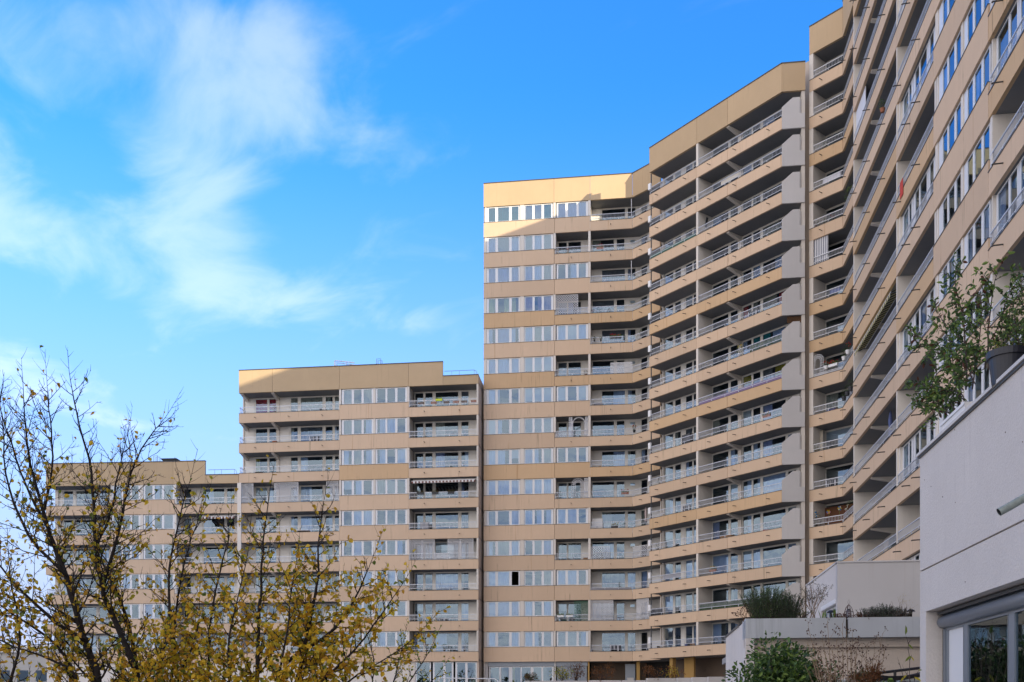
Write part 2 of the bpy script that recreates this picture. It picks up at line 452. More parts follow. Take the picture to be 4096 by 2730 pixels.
def rect(w, h, y, mat, name='sheet'):
    def mk():
        m = MB(); m.face([(0, y, 0), (w, y, 0), (w, y, h), (0, y, h)]); return m.mesh(name, mat)
    return cached(('rc', round(w, 2), round(h, 2), round(y, 2), mat.name), mk)
def drape(w, h, mat, seed):
    w, h = round(w, 1), round(h, 1)
    def mk():
        r = random.Random(seed); m = MB(); n = max(10, int(w * 26)); ph = r.random() * 6
        prof = [(w * i / n, .018 * math.sin(i * 1.35 + ph) + .014 * math.sin(i * .53 + ph * 2)) for i in range(n + 1)]
        b = 0
        for x, y in prof: m.v += [(x, y, 0), (x, y * .7, h)]
        for i in range(n): m.f.append((2 * i, 2 * i + 2, 2 * i + 3, 2 * i + 1)); m.m.append(0)
        return m.mesh('drape', mat)
    return cached(('dr', w, h, mat.name, seed), mk)
def slat_blind(w, h, frac):
    w, h = round(w, 1), round(h, 1)
    def mk():
        m = MB(); z = h
        while z > h * (1 - frac):
            m.face([(0, 0, z), (w, 0, z), (w, .03, z - .06), (0, .03, z - .06)]); z -= .085
        return m.mesh('blind', BLIND)
    return cached(('bl', w, h, frac), mk)
def curtain(win, x0, x1, z0, z1, spec, y=.085):
    kind, part = spec
    w, h = x1 - x0, z1 - z0
    if kind == 'blind':
        o = put('blind', slat_blind(w, h, part), win, (x0, y, z0)); return o
    if kind == 'roller':
        o = put('blind', rect(round(w, 1), round(h * part, 1), 0, BLIND), win, (x0, y, z1 - round(h * part, 1))); return o
    side = 1 if part < 0 else 0
    ww = w * abs(part)
    me = drape(ww, h, kind, R.randrange(3))
    return put('curtain', me, win, (x1 - round(ww, 1) if side else x0, y, z0))
def window(fc, u0, u1, z0, z1, d, panes, curts=(), fr=.065, mat=None, name='window', gmat=None, top=None, tilt=None, dark=None):
    """frame with its mullions; each pane of glass, curtain or blind is a child. panes: (a, b) in m from the left edge"""
    mat = mat or FRAME; gmat = gmat or GLASS
    W, Hh = round(u1 - u0, 2), round(z1 - z0, 2)
    panes = [(round(a, 2), round(b, 2)) for a, b in panes]
    ft = top or fr
    def mk():
        m = MB()
        m.box(0, 0, 0, W, .05, fr); m.box(0, 0, Hh - ft, W, .05, Hh)
        xs = [0] + [x for p in panes for x in p] + [W]
        for i in range(0, len(xs), 2):
            if xs[i + 1] - xs[i] > .01:
                m.box(xs[i], .002, fr, xs[i + 1], .048, Hh - ft)
        for a, b in panes:                                                       # sash beads, a little proud of the frame
            for q_ in ((a - .004, fr - .004, a + .01, Hh - ft), (b - .01, fr - .004, b + .004, Hh - ft), (a + .01, fr - .004, b - .01, fr + .012), (a + .01, Hh - ft - .012, b - .01, Hh - ft + .004)):
                m.box(q_[0], -.008, q_[1], q_[2], .04, q_[3])
        m.box(-.0, -.04, -.03, W, .06, -.002)                                     # sill
        return m.mesh('window_frame', mat)
    wn = fc.put(name, cached(('wf', W, Hh, tuple(panes), fr, ft, mat.name), mk), u0, d, z0)
    for i, (a, b) in enumerate(panes):
        if not (dark and i in dark):
            put('pane', rect(b - a, Hh - fr - ft, 0, gmat, 'pane'), wn, (a, .018, fr))
        c = curts[i] if i < len(curts) else None
        if c is not None:
            cs = c if isinstance(c, list) else [c]
            for c_ in cs: curtain(wn, a - .03, b + .03, fr - .02, Hh - ft + .02, c_)
    return wn
def siding(fc, u0, u1, z0, z1, d):
    W, Hh = round(u1 - u0, 2), round(z1 - z0, 2)
    if W < .06: return
    def mk():
        m = MB(); n = max(1, int(Hh / .155)); hh = Hh / n
        for i in range(n):
            a, b = i * hh, (i + 1) * hh
            m.face([(0, -.022, a), (W, -.022, a), (W, -.004, b), (0, -.004, b)]); m.face([(0, 0, a), (W, 0, a), (W, -.022, a), (0, -.022, a)])
        m.box(0, 0, 0, W, .1, Hh)
        return m.mesh('siding', SIDE)
    return fc.put('siding_panel', cached(('sd', W, Hh), mk), u0, d, z0)
def wallbox(fc, u0, u1, d0, d1, z0, z1, mat, name):
    if u1 - u0 < .01: return
    W, D, Hh = round(u1 - u0, 3), round(d1 - d0, 3), round(z1 - z0, 3)
    me = cached(('wb', W, D, Hh, mat.name), lambda: MB().box(0, 0, 0, W, D, Hh).mesh(name, mat))
    return fc.put(name, me, u0, d0, z0)
DEPTH = 1.7
DOOR_C = [None, None, None, None, None, (SHEER, 1.0), (SHEER, .5), (LILAC, .4), (BEIGE, .4), (GREYC, 1.0), (SHEER, -.5), ('roller', .3)]
WIN_C = [(SHEER, 1.0), (SHEER, 1.0), (SHEER, .6), None, None, (LILAC, 1.0), ('roller', .6), (SHEER, -.7), (BEIGE, 1.0), ('blind', 1.0), (GREYC, 1.0)]
def rc(pool): return R.choice(pool)
def back_wall(fc, u0, u1, k, opens, d=DEPTH, curts=None, siding_from=None):
    """recessed wall of a loggia: framed doors and windows with boarded panels between them"""
    zf, zt = zk(k) + .2, zk(k - 1)
    zh = zt - .05
    wallbox(fc, u0, u1, d, d + .12, zh, zt - .004, CREAM, 'lintel')
    cur = u0
    i = 0
    opens = [o for o in opens if o[1] > u0 + .05 and o[0] < u1 - .05]
    while i < len(opens):                                     # doors and windows close together share one frame
        j = i
        while j + 1 < len(opens) and opens[j + 1][0] - opens[j][1] < .32: j += 1
        a, b = max(opens[i][0] - .12, u0), min(opens[j][1] + .12, u1)
        if a - cur > .05: siding(fc, cur, a, zf, zh, d)
        pn = [(max(o[0] - a, .05), min(o[1] - a, b - a - .04)) for o in opens[i:j + 1]]
        cs = [(rc(DOOR_C) if curts is None else (curts[q_] if q_ < len(curts) else None)) for q_ in range(i, j + 1)]
        window(fc, a, b, zf, zh, d + .02, pn, cs, mat=FRAMEC, name='glazed_door', gmat=GLASSD, fr=.075)
        cur = b; i = j + 1
    if u1 - cur > .05: siding(fc, cur, u1, zf, zh, d)
def offset(faces, d):
    pts = [faces[0].xy(0, d)]
    for a, b in zip(faces, faces[1:]):
        na, nb = a.inn, b.inn
        m_ = (na + nb); m_ = m_ / m_.dot(na)
        pts.append(b.p0 + m_ * d)
    pts.append(faces[-1].xy(faces[-1].L, d))
    return pts
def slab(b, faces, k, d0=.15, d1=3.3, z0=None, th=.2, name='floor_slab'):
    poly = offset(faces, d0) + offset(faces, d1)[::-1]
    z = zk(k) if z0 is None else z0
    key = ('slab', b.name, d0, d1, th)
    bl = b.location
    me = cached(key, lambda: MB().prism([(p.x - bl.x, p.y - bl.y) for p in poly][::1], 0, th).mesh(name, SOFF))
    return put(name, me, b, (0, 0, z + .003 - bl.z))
def rear(b, faces, d0, back, z0, z1, mat=CREAM, roofz=None):
    """the body of the building behind its rooms; its front is the rooms' back wall"""
    front = offset(faces, d0); poly = front + back
    bl = b.location
    n = len(poly); sides = [1] * (len(front) - 1) + [0] * (n - len(front) + 1)
    m = MB(); m.prism([(p[0] - bl.x, p[1] - bl.y) for p in poly], z0 - bl.z, z1 - bl.z, 0, mt=2, sides=sides)
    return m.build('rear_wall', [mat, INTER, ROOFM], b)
def parapet(fc, u0, u1, k, h, mat=None):
    L = round(u1 - u0 - .02, 2); mat = mat or PARA
    m = MB(); m.box(0, 0, 0, L, .2, h - .07); m.box(-.012, -.04, h - .07, L + .012, .24, h, 1)
    return fc.put('parapet_panel', m.mesh('parapet', [mat, COPE]), u0 + .01, 0, zk(k))

def building(name, fc0, label):
    b = empty(name, (fc0.p0.x, fc0.p0.y, 0), label, 'apartment building', group=None)
    return b
TER = EYE + 1.6        # terrace level at the foot of the blocks
GRP = 'apartment blocks round the court'

# ================================================================== tower A with its short angled front B
A = Face(P(1934, 121.3), P(2530, 123.7)); B = Face(A.p1, P(2640, 127.2))
tower = building('apartment_building', A, 'flat fronted tower block with bands of white windows, its top corner in sunlight')
A.b = B.b = tower
ua, ub = A.u, B.u
hb, hw = .90, 1.37
MIT = math.tan((A.ang - B.ang) / 2)
W3 = {1: (ua(1946), ua(2079), [(1954, 1981), (1991, 2036), (2046, 2074)]),
      2: (ua(2097), ua(2212), [(2100.5, 2129.5), (2137.5, 2166.5), (2175, 2204.5)]),
      3: (ua(2226), ua(2352), [(2232, 2262), (2271, 2306), (2314, 2344)])}
SPEC_A = {(0, 1): [(TEAL, 1.0)] * 3, (0, 2): [('roller', .95), ('roller', .95), (TEAL, .9)], (3, 1): [(GREENC, .8), (GREENC, -.45), (GREENC, .6)],
          (3, 2): [(PINKC, 1.0), (PINKC, -.6), (PINKC, 1.0)], (8, 3): [None, None, None], (7, 2): [('blind', 1.0)] * 3, (7, 1): [('roller', 1.0), (SHEER, .4), ('blind', 1.0)],
          (12, 1): [(SHEER, 1.0), (SHEER, 1.0), None], (6, 1): [(SHEER, 1.0), (SHEER, .2), None], (4, 3): [(SHEER, 1), ('roller', 1.0), (SHEER, 1)]}
OCH_A = {3, 5, 8}
for k in range(15):
    z, zt = zk(k), zk(k - 1)
    odd = k % 2 == 1
    mt = OCHRE if k in OCH_A else PEACH
    hwk = 1.37
    u_b = ua(2222) if odd else ua(2360)
    spandrel(A, 0, ua(2218), k, hwk, mt)
    spandrel(A, ua(2218), ua(2360), k, hb if odd else hwk, mt)
    spandrel(A, ua(2360), A.L, k, hb, mt)
    spandrel(B, 0, B.L, k, hb, mt)
    wallbox(A, .12, ua(1945.5), .05, .2, z + hwk, zt - .002, CREAM, 'pier')
    wallbox(A, ua(2080), ua(2096), .05, .2, z + hwk, zt - .002, CREAM, 'pier')
    wallbox(A, ua(2213.5), ua(2222.5), .03, .2, z + hwk, zt - .002, CREAM, 'pier')
    for i in ((1, 2) if odd else (1, 2, 3)):
        a, b_, pn = W3[i]
        cs = SPEC_A.get((k, i)) or [rc(WIN_C) for _ in range(3)]
        if R.random() < .45 and (k, i) not in SPEC_A:
            c0 = rc([(SHEER, 1.0), (LILAC, 1.0), (SHEER, 1.0), ('roller', .9)]); cs = [c0, c0 if R.random() < .7 else None, c0]
        window(A, a, b_, z + hwk + .002, zt - .03, .10, [(ua(p) - a, ua(q_) - a) for p, q_ in pn], cs, dark={2} if (k, i) == (12, 1) else None)
    if odd:
        wallbox(A, ua(2213.5), ua(2222.5), .2, DEPTH + .1, z + .2, zt - .002, CREAM, 'partition')
        wallbox(A, ua(2353), ua(2362), .02, DEPTH + .1, z + hb if False else z + .2, zt - .002, CREAM, 'partition')
        back_wall(A, ua(2222.5), ua(2353), k, [(A.u(p, DEPTH), A.u(q_, DEPTH)) for p, q_ in ((2234, 2267), (2273, 2324))])
        back_wall(A, ua(2362), A.L + MIT * DEPTH, k, [(A.u(p, DEPTH), A.u(q_, DEPTH)) for p, q_ in ((2370, 2456), (2467, 2498))])
        uv = A.u(2518, DEPTH)
        window(A, uv, A.u(2543, DEPTH), zt - .62, zt - .22, DEPTH - .04, [(.07, A.u(2543, DEPTH) - uv - .07)], mat=FRAMEC, name='vent_window')
        railing(A, ua(2223), ua(2353), k, hb)
        spout(A, ua(2285), k)
    else:
        wallbox(A, ua(2353), ua(2362), .02, DEPTH + .1, z + .2, zt - .002, CREAM, 'partition')
        back_wall(A, ua(2362), A.L + MIT * DEPTH, k, [(A.u(p, DEPTH), A.u(q_, DEPTH)) for p, q_ in ((2408, 2500), (2511, 2542))])
    wallbox(B, B.L - .1, B.L, .16, DEPTH, z + .2, zt - .003, CREAM, 'partition')
    back_wall(B, -MIT * DEPTH, B.L, k, [(B.u(2565, DEPTH), B.u(2589, DEPTH))])
    railing(A, ua(2364), A.L, k, hb); railing(B, 0.02, B.L, k, hb)
    spout(A, ua(2443), k); spout(B, ub(2567), k)
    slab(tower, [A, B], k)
for u0, u1 in ((0, ua(2216)), (ua(2216), ua(2360)), (ua(2360), A.L)): parapet(A, u0, u1, -1, 2.22)
parapet(B, 0, B.L, -1, 2.22)
slab(tower, [A, B], -1)
bk = [B.xy(B.L, 15), A.xy(A.L + 3, 13), A.xy(0, 13)]
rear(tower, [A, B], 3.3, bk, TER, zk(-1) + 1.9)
wallbox(A, -.0, .11, .16, 13, TER, zk(-1) + 1.95, CREAM, 'end_wall')
# ground floor of the tower
zg = zk(14)
window(A, ua(1953), ua(2213), zg - 2.35, zg - .42, .5, [(ua(p) - ua(1953), ua(q_) - ua(1953)) for p, q_ in ((1958, 1994), (2001, 2033), (2046, 2080), (2084, 2120), (2131, 2164), (2170, 2206))], [None, None, (YELC, .3), None, None, None], name='shop_window', gmat=GLASSD)
wallbox(A, ua(1950), ua(2216), .42, .6, zg - .40, zg - .004, ALU, 'shutter_box')
wallbox(A, ua(2222), ua(2349), .42, .6, zg - .40, zg - .004, ALU, 'shutter_box')
m = MB()
for i in range(26):
    m.box(0, 0, -.42 - .085 * (i + 1), ua(2346) - ua(2226), .05, -.42 - .085 * i - .012)
A.put('roller_shutter', m.mesh('shutter', ALU), ua(2226), .5, zg)
wallbox(A, .12, ua(1950), .3, .6, TER, zg - .004, GREYP, 'ground_pier'); wallbox(A, ua(2216), ua(2222), .3, .6, TER, zg - .004, GREYP, 'ground_pier')
wallbox(A, ua(2351), ua(2357), .25, .6, TER, zg - .004, OCHW, 'column'); wallbox(A, ua(2546), ua(2546) + .3, .3, .7, TER, zg - .004, OCHW, 'column')
wallbox(A, ua(2500), ua(2540), 1.6, 1.75, TER, zg - .2, ALU, 'entrance_door')
wallbox(A, ua(2508), ua(2534), 1.45, 1.59, TER + .5, TER + 1.3, GREYP, 'letter_boxes')
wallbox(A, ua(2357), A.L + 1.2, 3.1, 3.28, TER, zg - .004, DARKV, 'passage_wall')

# ================================================================== C: the long angled block
C = Face(P(2597, 129.6), P(3127, 149.2)); C2 = Face(C.p1, P(3222, 149.65))
angled = building('apartment_building', C, 'long angled block of stacked balconies with grey privacy panels at their right ends')
C.b = C2.b = angled
uc, ud = C.u, C2.u
OCH_C = {4, 7, 10}
MC = math.tan((C.ang - C2.ang) / 2)
SPEC_C = {7: [None, None, None, None, None, (YELC, 1.0), None, [(GREYC, .4), (YELC, -.5)], None], 5: [None, (GREYC, 1), None, None, None, [(REDC, .5)], (BEIGE, .5), [(BEIGE, .6), (REDC, -.3)], None],
          6: [None, None, None, None, None, (SHEER, .4), (TEAL, .8), [(TEAL, .3), (SHEER, -.6)], None], 3: [None] * 7 + [(BEIGE, .7), None]}
for k in range(15):
    z, zt = zk(k), zk(k - 1)
    mt = OCHRE if k in OCH_C else PEACH
    for a, b_ in ((0, uc(2787)), (uc(2787), uc(2910)), (uc(2910), C.L)): spandrel(C, a, b_, k, hb, mt)
    c = SPEC_C.get(k) or [rc(DOOR_C) for _ in range(9)]
    back_wall(C, .15, uc(2784), k, [(C.u(p, DEPTH), C.u(q_, DEPTH)) for p, q_ in ((2653, 2692), (2700, 2723), (2743, 2769), (2774, 2787))], curts=c[:4])
    back_wall(C, uc(2792), C.u(3216, DEPTH), k, [(C.u(p, DEPTH), C.u(q_, DEPTH)) for p, q_ in ((2850, 2913), (2922, 2951), (2972, 3006), (3012, 3041), (3051, 3142), (3152, 3184))], curts=(c[3:] + [None] * 3)[:6])
    wallbox(C, uc(2784), uc(2792), .02, DEPTH + .1, z + .2, zt - .002, CREAM, 'partition')
    wallbox(C, .0, .12, DEPTH - .1, 3.2, z + .2, zt - .002, CREAM, 'partition')
    ubm = C.u(2958, DEPTH - .1)
    m = MB(); m.prism([(0, 0), (.28, 0), (.28, DEPTH - .3), (0, DEPTH - .3)], 0, .35)
    for i in (0, 1): m.v[i] = (m.v[i][0], m.v[i][1], .28)
    C.put('soffit_beam', cached('beam', lambda: m.mesh('beam', CREAM)), ubm - .1, .16, zt - .36)
    wallbox(C, ubm - .1, ubm + .2, DEPTH - .12, DEPTH, z + .2, zt - .003, CREAM, 'pier')
    railing(C, .03, uc(2784), k, hb); railing(C, uc(2792.5), C.L - .02, k, hb)
    for p in (2632, 2744, 2841, 2943, 3078): spout(C, uc(p), k)
    # grey panel that shields the end of the balcony
    m = MB(); L = C2.L
    poly = [(0, 0), (L - .06, 0), (L - .06, 1.08), (L - .42, 1.08), (L - .42, 2.30), (.80, 2.30), (0, 1.62)]
    b0 = len(m.v); n = len(poly)
    m.v += [(x, 0, y) for x, y in poly] + [(x, .12, y) for x, y in poly]
    m.f.append(tuple(range(n))); m.m.append(0); m.f.append(tuple(range(2 * n - 1, n - 1, -1))); m.m.append(0)
    for i in range(n): j = (i + 1) % n; m.f.append((j, i, n + i, n + j)); m.m.append(1 if 3 < i < 6 or i == 5 else 0)
    C2.put('privacy_panel', cached('privacy', lambda: m.mesh('privacy', [GREYP, COPE])), 0.01, 0, z)
    wallbox(C2, L - .38, L - .30, .1, .9, z + 1.1, z + 2.2, GREYP, 'louvre')
    # small white box at the left end of the rail
    wallbox(C, -.12, .16, -.03, .12, z + hb + .42, z + hb + .95, WHITEP, 'outlet_box')
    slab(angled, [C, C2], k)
wallbox(C2, C2.L - .28, C2.L - .02, .1, 2.6, zk(14), zk(-1) - .003, CREAM, 'column')
for a, b_ in ((0, uc(2787)), (uc(2787), uc(2910)), (uc(2910), C.L)): parapet(C, a, b_, -1, 2.17)
parapet(C2, 0, C2.L, -1, 2.17)
slab(angled, [C, C2], -1)
m = MB(); zz = [(-.08, zk(k)) for k in (14, -1)]
C.put('downpipe', MB().tube([(0, 0, 0), (0, 0, zk(-1) - zk(14))], .05, 8).mesh('downpipe', COPE), -.06, .3, zk(14))
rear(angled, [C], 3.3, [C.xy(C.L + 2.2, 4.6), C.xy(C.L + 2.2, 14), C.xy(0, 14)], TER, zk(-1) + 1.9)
wallbox(C, -.0, .12, .16, .7, zk(-1), zk(-1) + 2.0, PARA, 'parapet_return')
# passage under the block
for p in (2665, 2930, 3080): wallbox(C, uc(p), uc(p) + .35, .4, .8, TER, zk(14) - .004, OCHW, 'column')
wallbox(C, uc(2700), uc(2700) + 1.1, 1.1, 1.3, TER, zk(14) - .004, OCHW, 'column')
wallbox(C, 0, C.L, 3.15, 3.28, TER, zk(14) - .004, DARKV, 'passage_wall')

# ================================================================== D: the narrow corner block
D0 = P(3237, 149.0); D1 = P(3371, 153.3)
D = Face(D0, D1); D2 = Face(D1, (22.45, 58.2))
corner = building('apartment_building', D, 'narrow corner block with wrapping balconies, one storey taller than its left neighbour')
D.b = D2.b = corner
MD = math.tan((D.ang - D2.ang) / 2)
for k in range(-1, 15):
    z, zt = zk(k), zk(k - 1)
    mt = OCHRE if k in (1, 5, 6) else PEACH
    spandrel(D, 0, D.L, k, hb, mt); spandrel(D2, 0, D2.L, k, hb, mt)
    wallbox(D, .06, .32, .02, DEPTH + .1, z + .2, zt - .002, CREAM, 'partition')
    c = {11: [], 7: []}.get(k)
    ow = D.u(3291, DEPTH), D.L + MD * DEPTH - .75
    back_wall(D, .32, D.L + MD * DEPTH, k, [ow], curts=[None] if k in (2, 4, 5, 11) else None)
    back_wall(D2, -MD * DEPTH, D2.L - .1, k, [(-.35, .5), (.7, 2.8), (4.2, 5.1), (7, 9), (9.2, 11)])
    railing(D, .34, D.L, k, hb, RAILW); railing(D2, .03, D2.L - .05, k, hb)
    spout(D, D.u(3288), k); spout(D2, 1.0, k); spout(D2, 5.0, k)
    slab(corner, [D, D2], k)
parapet(D, 0, D.L, -2, 2.17); parapet(D2, 0, D2.L, -2, 2.6)
slab(corner, [D, D2], -2)
rear(corner, [D, D2], 3.3, [D2.xy(D2.L, 15), D2.xy(-8, 15), D.xy(0, 11)], TER, zk(-2) + 2.0)
wallbox(D, -.02, .05, .03, 3.3, TER, zk(-2), CREAM, 'end_wall')
wallbox(D, -.75, -.03, .55, .75, TER, zk(-2) - .004, BROWN, 'end_wall')

# ================================================================== E: the tall block that comes towards the camera on the right
E0 = P(3412, 189.7); E1 = P(3953, 312.1)
ed = (E1 - E0).normalized()
E = Face(E0, E0 + ed * 96)
wing = building('apartment_building', E, 'tall block rushing towards the camera along the right edge, its rails seen edge on')
E.b = wing
ue = E.u
u_p, u_b2, u_b3, u_b4 = ue(3585), ue(3733), ue(3953), ue(3953) + 16.0
for k in range(1, 15):
    z, zt = zk(k), zk(k - 1)
    odd = k % 2 == 1
    mt = OCHRE if k in (2, 6) else PEACH
    spandrel(E, 0, u_p, k, hb, OCHRE if k in (1, 6, 8) else PEACH)
    spandrel(E, u_p, u_b2, k, hb, OCHRE if k in (2, 7, 9) else PEACH)
    spandrel(E, u_b2, u_b3, k, 1.37, PEACH)
    spandrel(E, u_b3, u_b3 + 6.2, k, hb, OCHRE if k in (7, 8) else PEACH); spandrel(E, u_b3 + 6.2, u_b4, k, hb, PEACH)
    railing(E, .2, u_p - .08, k, hb); railing(E, u_p + .1, u_b2 - .02, k, hb); railing(E, u_b3 + .06, u_b3 + 6.2, k, hb); railing(E, u_b3 + 6.4, u_b4, k, hb)
    wallbox(E, 0.02, .18, .02, 3.0, z + .2, zt - .002, CREAM, 'partition')
    wallbox(E, u_p - .08, u_p + .08, .02, DEPTH + .1, z + .2, zt - .002, CREAM, 'partition')
    if k == 1 or True:
        back_wall(E, .18, u_p - .08, k, [(1.2, 3.2), (3.4, 4.2), (5.6, 6.5), (6.7, 9.2)])
    ub_ = ue(3470); m = None
    E.put('soffit_beam', CACHE['beam'], ub_, .16, zt - .36)
    # bay two and four: loggia on odd storeys, tall windows behind the rail on even ones
    if odd:
        back_wall(E, u_p + .08, u_b2 + .1, k, [(u_p + 1.6, u_p + 3.6), (u_p + 3.8, u_p + 4.7)])
        back_wall(E, u_b3 + .3, u_b3 + 6.2, k, [(u_b3 + 1.6, u_b3 + 3.6), (u_b3 + 3.8, u_b3 + 4.7)])
        wallbox(E, u_b2, u_b2 + .25, .05, DEPTH + .1, z + hb, zt - .002, CREAM, 'partition')
        wallbox(E, u_b3 + .05, u_b3 + .28, .05, DEPTH + .1, z + .2, zt - .002, CREAM, 'partition')
    else:
        for pa, pb, pn in ((3591, 3632, [(3596, 3615), (3617.5, 3627)]), (3634, 3690, [(3642, 3657), (3661, 3687)]), (3692, 3738, [(3699, 3714), (3721, 3736)])):
            a = ue(pa)
            wd = window(E, a, ue(pb), z + .2, zt - .03, .22, [(ue(x) - a, ue(y) - a) for x, y in pn], [('roller', 1.0) if pa == 3591 else None, rc([None, None, (SHEER, .5)])], name='tall_window')
        wallbox(E, u_p + .08, ue(3591) - .01, .10, .4, z + .2, zt - .002, CREAM, 'pier')
        wallbox(E, u_b2 + .12, u_b2 + .32, .05, .4, z + 1.37, zt - .002, CREAM, 'pier')
        for pa, pb, pn in ((3959, 4047, [(3966, 4008), (4015, 4042)]), (4049, 4110, [(4056, 4105)])):
            a = ue(pa)
            window(E, a, ue(pb), z + .2, zt - .03, .22, [(ue(x) - a, ue(y) - a) for x, y in pn], [rc([None, None, (SHEER, .5)]) for _ in pn], name='tall_window')
        window(E, ue(4112), u_b3 + 6.1, z + .2, zt - .03, .22, [(.1, .9), (1.0, u_b3 + 5.9 - ue(4112))], [None, None], name='tall_window')
        wallbox(E, u_b3 + .05, ue(3958.5), .10, .4, z + .2, zt - .002, CREAM, 'pier')
    for pa, pb, pn in ((3746, 3836, [(3762, 3780), (3785, 3808), (3815, 3834)]), (3846, 3949, [(3860, 3881), (3888, 3915), (3923, 3947)])):
        a = ue(pa)
        window(E, a, ue(pb), z + 1.372, zt - .03, .10, [(ue(x) - a, ue(y) - a) for x, y in pn], [rc([None, None, None, (SHEER, .4), (SHEER, 1.0)]) for _ in pn])
    wallbox(E, ue(3836.5), ue(3845.5), .06, .3, z + 1.37, zt - .002, CREAM, 'pier')
    wallbox(E, ue(3741), ue(3745.5), .06, .3, z + 1.37, zt - .002, CREAM, 'pier')
    back_wall(E, u_b3 + 6.3, u_b4, k, [(u_b3 + 8, u_b3 + 10), (u_b3 + 12, u_b3 + 14.5)])
    wallbox(E, u_b3 + 6.2, u_b3 + 6.36, .02, DEPTH + .1, z + .2, zt - .002, CREAM, 'partition')
    for p in (3426, 3479, 3540): spout(E, ue(p), k)
    spout(E, ue(3604) if odd else ue(3640), k); spout(E, ue(3680), k); spout(E, u_b3 + 1.5, k)
    # unseen rest of the block, lengthened so its shadow covers the trees
    spandrel(E, u_b4, 96, k, 1.37, PEACH)
    wallbox(E, u_b4, 96, .3, .4, z + 1.372, zt - .01, ALU, 'window_band')
    slab(wing, [E], k)
parapet(E, 0, u_p, 0, 1.35); parapet(E, u_p, u_b3, 0, 1.35); parapet(E, u_b3, 96, 0, 1.35)
slab(wing, [E], 0)
rear(wing, [E], 3.3, [E.xy(96, 13), E.xy(0, 13)], 0, zk(0) + 1.1)
wallbox(E, -.0, .02, .16, 3.3, zk(14), zk(0) + 1.2, CREAM, 'end_wall')

# ================================================================== F: the middle block, lower
Fc = Face(P(955, 119.75), P(1914, 123.4))
middle = building('apartment_building', Fc, 'middle height block with a broad blank parapet and wide balconies on its left')
Fc.b = middle
uf = Fc.u
SPEC_F = {6: [(REDC, 1.0), (REDC, 1.0), (BEIGE, 1), (BEIGE, 1), (BEIGE, .7), (BEIGE, 1)], 8: [(YELC, .3), None, None, (SHEER, .3), None, None]}
for k in range(6, 15):
    z, zt = zk(k), zk(k - 1)
    mt = OCHRE if k == 8 else PEACH
    spandrel(Fc, 0, uf(1357), k, hb, PEACH); spandrel(Fc, uf(1357), uf(1635), k, 1.37, mt); spandrel(Fc, uf(1635), Fc.L, k, hb, PEACH)
    lo = .12 if k < 9 else uf(966)
    c = SPEC_F.get(k)
    ou = [(Fc.u(p, DEPTH), Fc.u(q_, DEPTH)) for p, q_ in ((1023, 1069), (1077, 1105), (1164, 1191), (1203, 1290), (1302, 1330), (1339, 1356))]
    back_wall(Fc, Fc.u(979, DEPTH), uf(1356), k, ou, curts=c)
    back_wall(Fc, uf(1641), uf(1905.5), k, [(Fc.u(p, DEPTH), Fc.u(q_, DEPTH)) for p, q_ in ((1660, 1693), (1701, 1730), (1742, 1833), (1845, 1874))])
    um = Fc.u(1112, DEPTH)
    Fc.put('soffit_beam', CACHE['beam'], um - .1, .16, zt - .36)
    wallbox(Fc, um - .12, um + .18, DEPTH - .12, DEPTH, z + .2, zt - .003, CREAM, 'pier')
    if k < 9:
        side_rail(Fc, .06, .1, 1.5, k, hb)
        Fc.put('soffit_beam', CACHE['beam'], .1, .16, zt - .36)
        wallbox(Fc, Fc.u(974, DEPTH), Fc.u(979, DEPTH), DEPTH - .15, 3.3, z + .2, zt - .002, CREAM, 'end_wall')
    else:
        wallbox(Fc, uf(950), uf(965), -.06, DEPTH + .1, z, zt - .002, CREAM, 'pier')
    railing(Fc, lo, uf(1355), k, hb, RAILW); railing(Fc, uf(1637), uf(1905), k, hb, RAILW)
    wallbox(Fc, uf(1356), uf(1364), .04, DEPTH + .1, z + .2, zt - .002, CREAM, 'partition')
    wallbox(Fc, uf(1627.5), uf(1637), .04, DEPTH + .1, z + .2, zt - .002, CREAM, 'partition')
    wallbox(Fc, uf(1493), uf(1501), .05, .2, z + 1.37, zt - .002, CREAM, 'pier')
    wallbox(Fc, uf(1906), Fc.L - .02, .03, DEPTH, z + hb, zt - .002, CREAM, 'column')
    for pa, pb, pn in ((1366, 1492.5, [(1374, 1406), (1414.5, 1445.5), (1453.5, 1486)]), (1501.5, 1627, [(1508, 1541), (1548, 1580), (1588.5, 1620.5)])):
        a = uf(pa)
        window(Fc, a, uf(pb), z + 1.372, zt - .03, .10, [(uf(x) - a, uf(y) - a) for x, y in pn], [rc(WIN_C + [None] * 5) for _ in pn])
    for p in (1023, 1157, 1291, 1699, 1839): spout(Fc, uf(p), k)
    slab(middle, [Fc], k)
for a, b_ in ((955.2, 1089.6), (1089.6, 1358), (1358, 1634), (1634, 1771.5)): parapet(Fc, uf(a), uf(b_), 5, 2.17)
parapet(Fc, uf(1771.5), Fc.L, 5, .86)
slab(middle, [Fc], 5)
rear(middle, [Fc], 3.3, [Fc.xy(Fc.L - .3, 13), Fc.xy(uf(990), 13)], TER, zk(5) + .5)
wallbox(Fc, Fc.L - .14, Fc.L, .15, 13, TER, zk(5) + .84, BROWN, 'end_wall')
zg = zk(14)
for pa, pb, pn in ((1660, 1722, [(1664, 1718)]), (1730, 1812, [(1736, 1772), (1780, 1806)]), (1820, 1906, [(1827, 1860), (1868, 1902)])):
    a = uf(pa)
    window(Fc, a, uf(pb), zg - 2.0, zg - .05, .2, [(uf(x) - a, uf(y) - a) for x, y in pn], [None] * 2, name='shop_window', gmat=GLASSD)
wallbox(Fc, 0, uf(1658), .2, .4, TER, zg - .003, CREAM, 'ground_wall')
wallbox(Fc, uf(1658), Fc.L - .15, .21, .4, TER, zg - 2.04, CREAM, 'ground_wall')
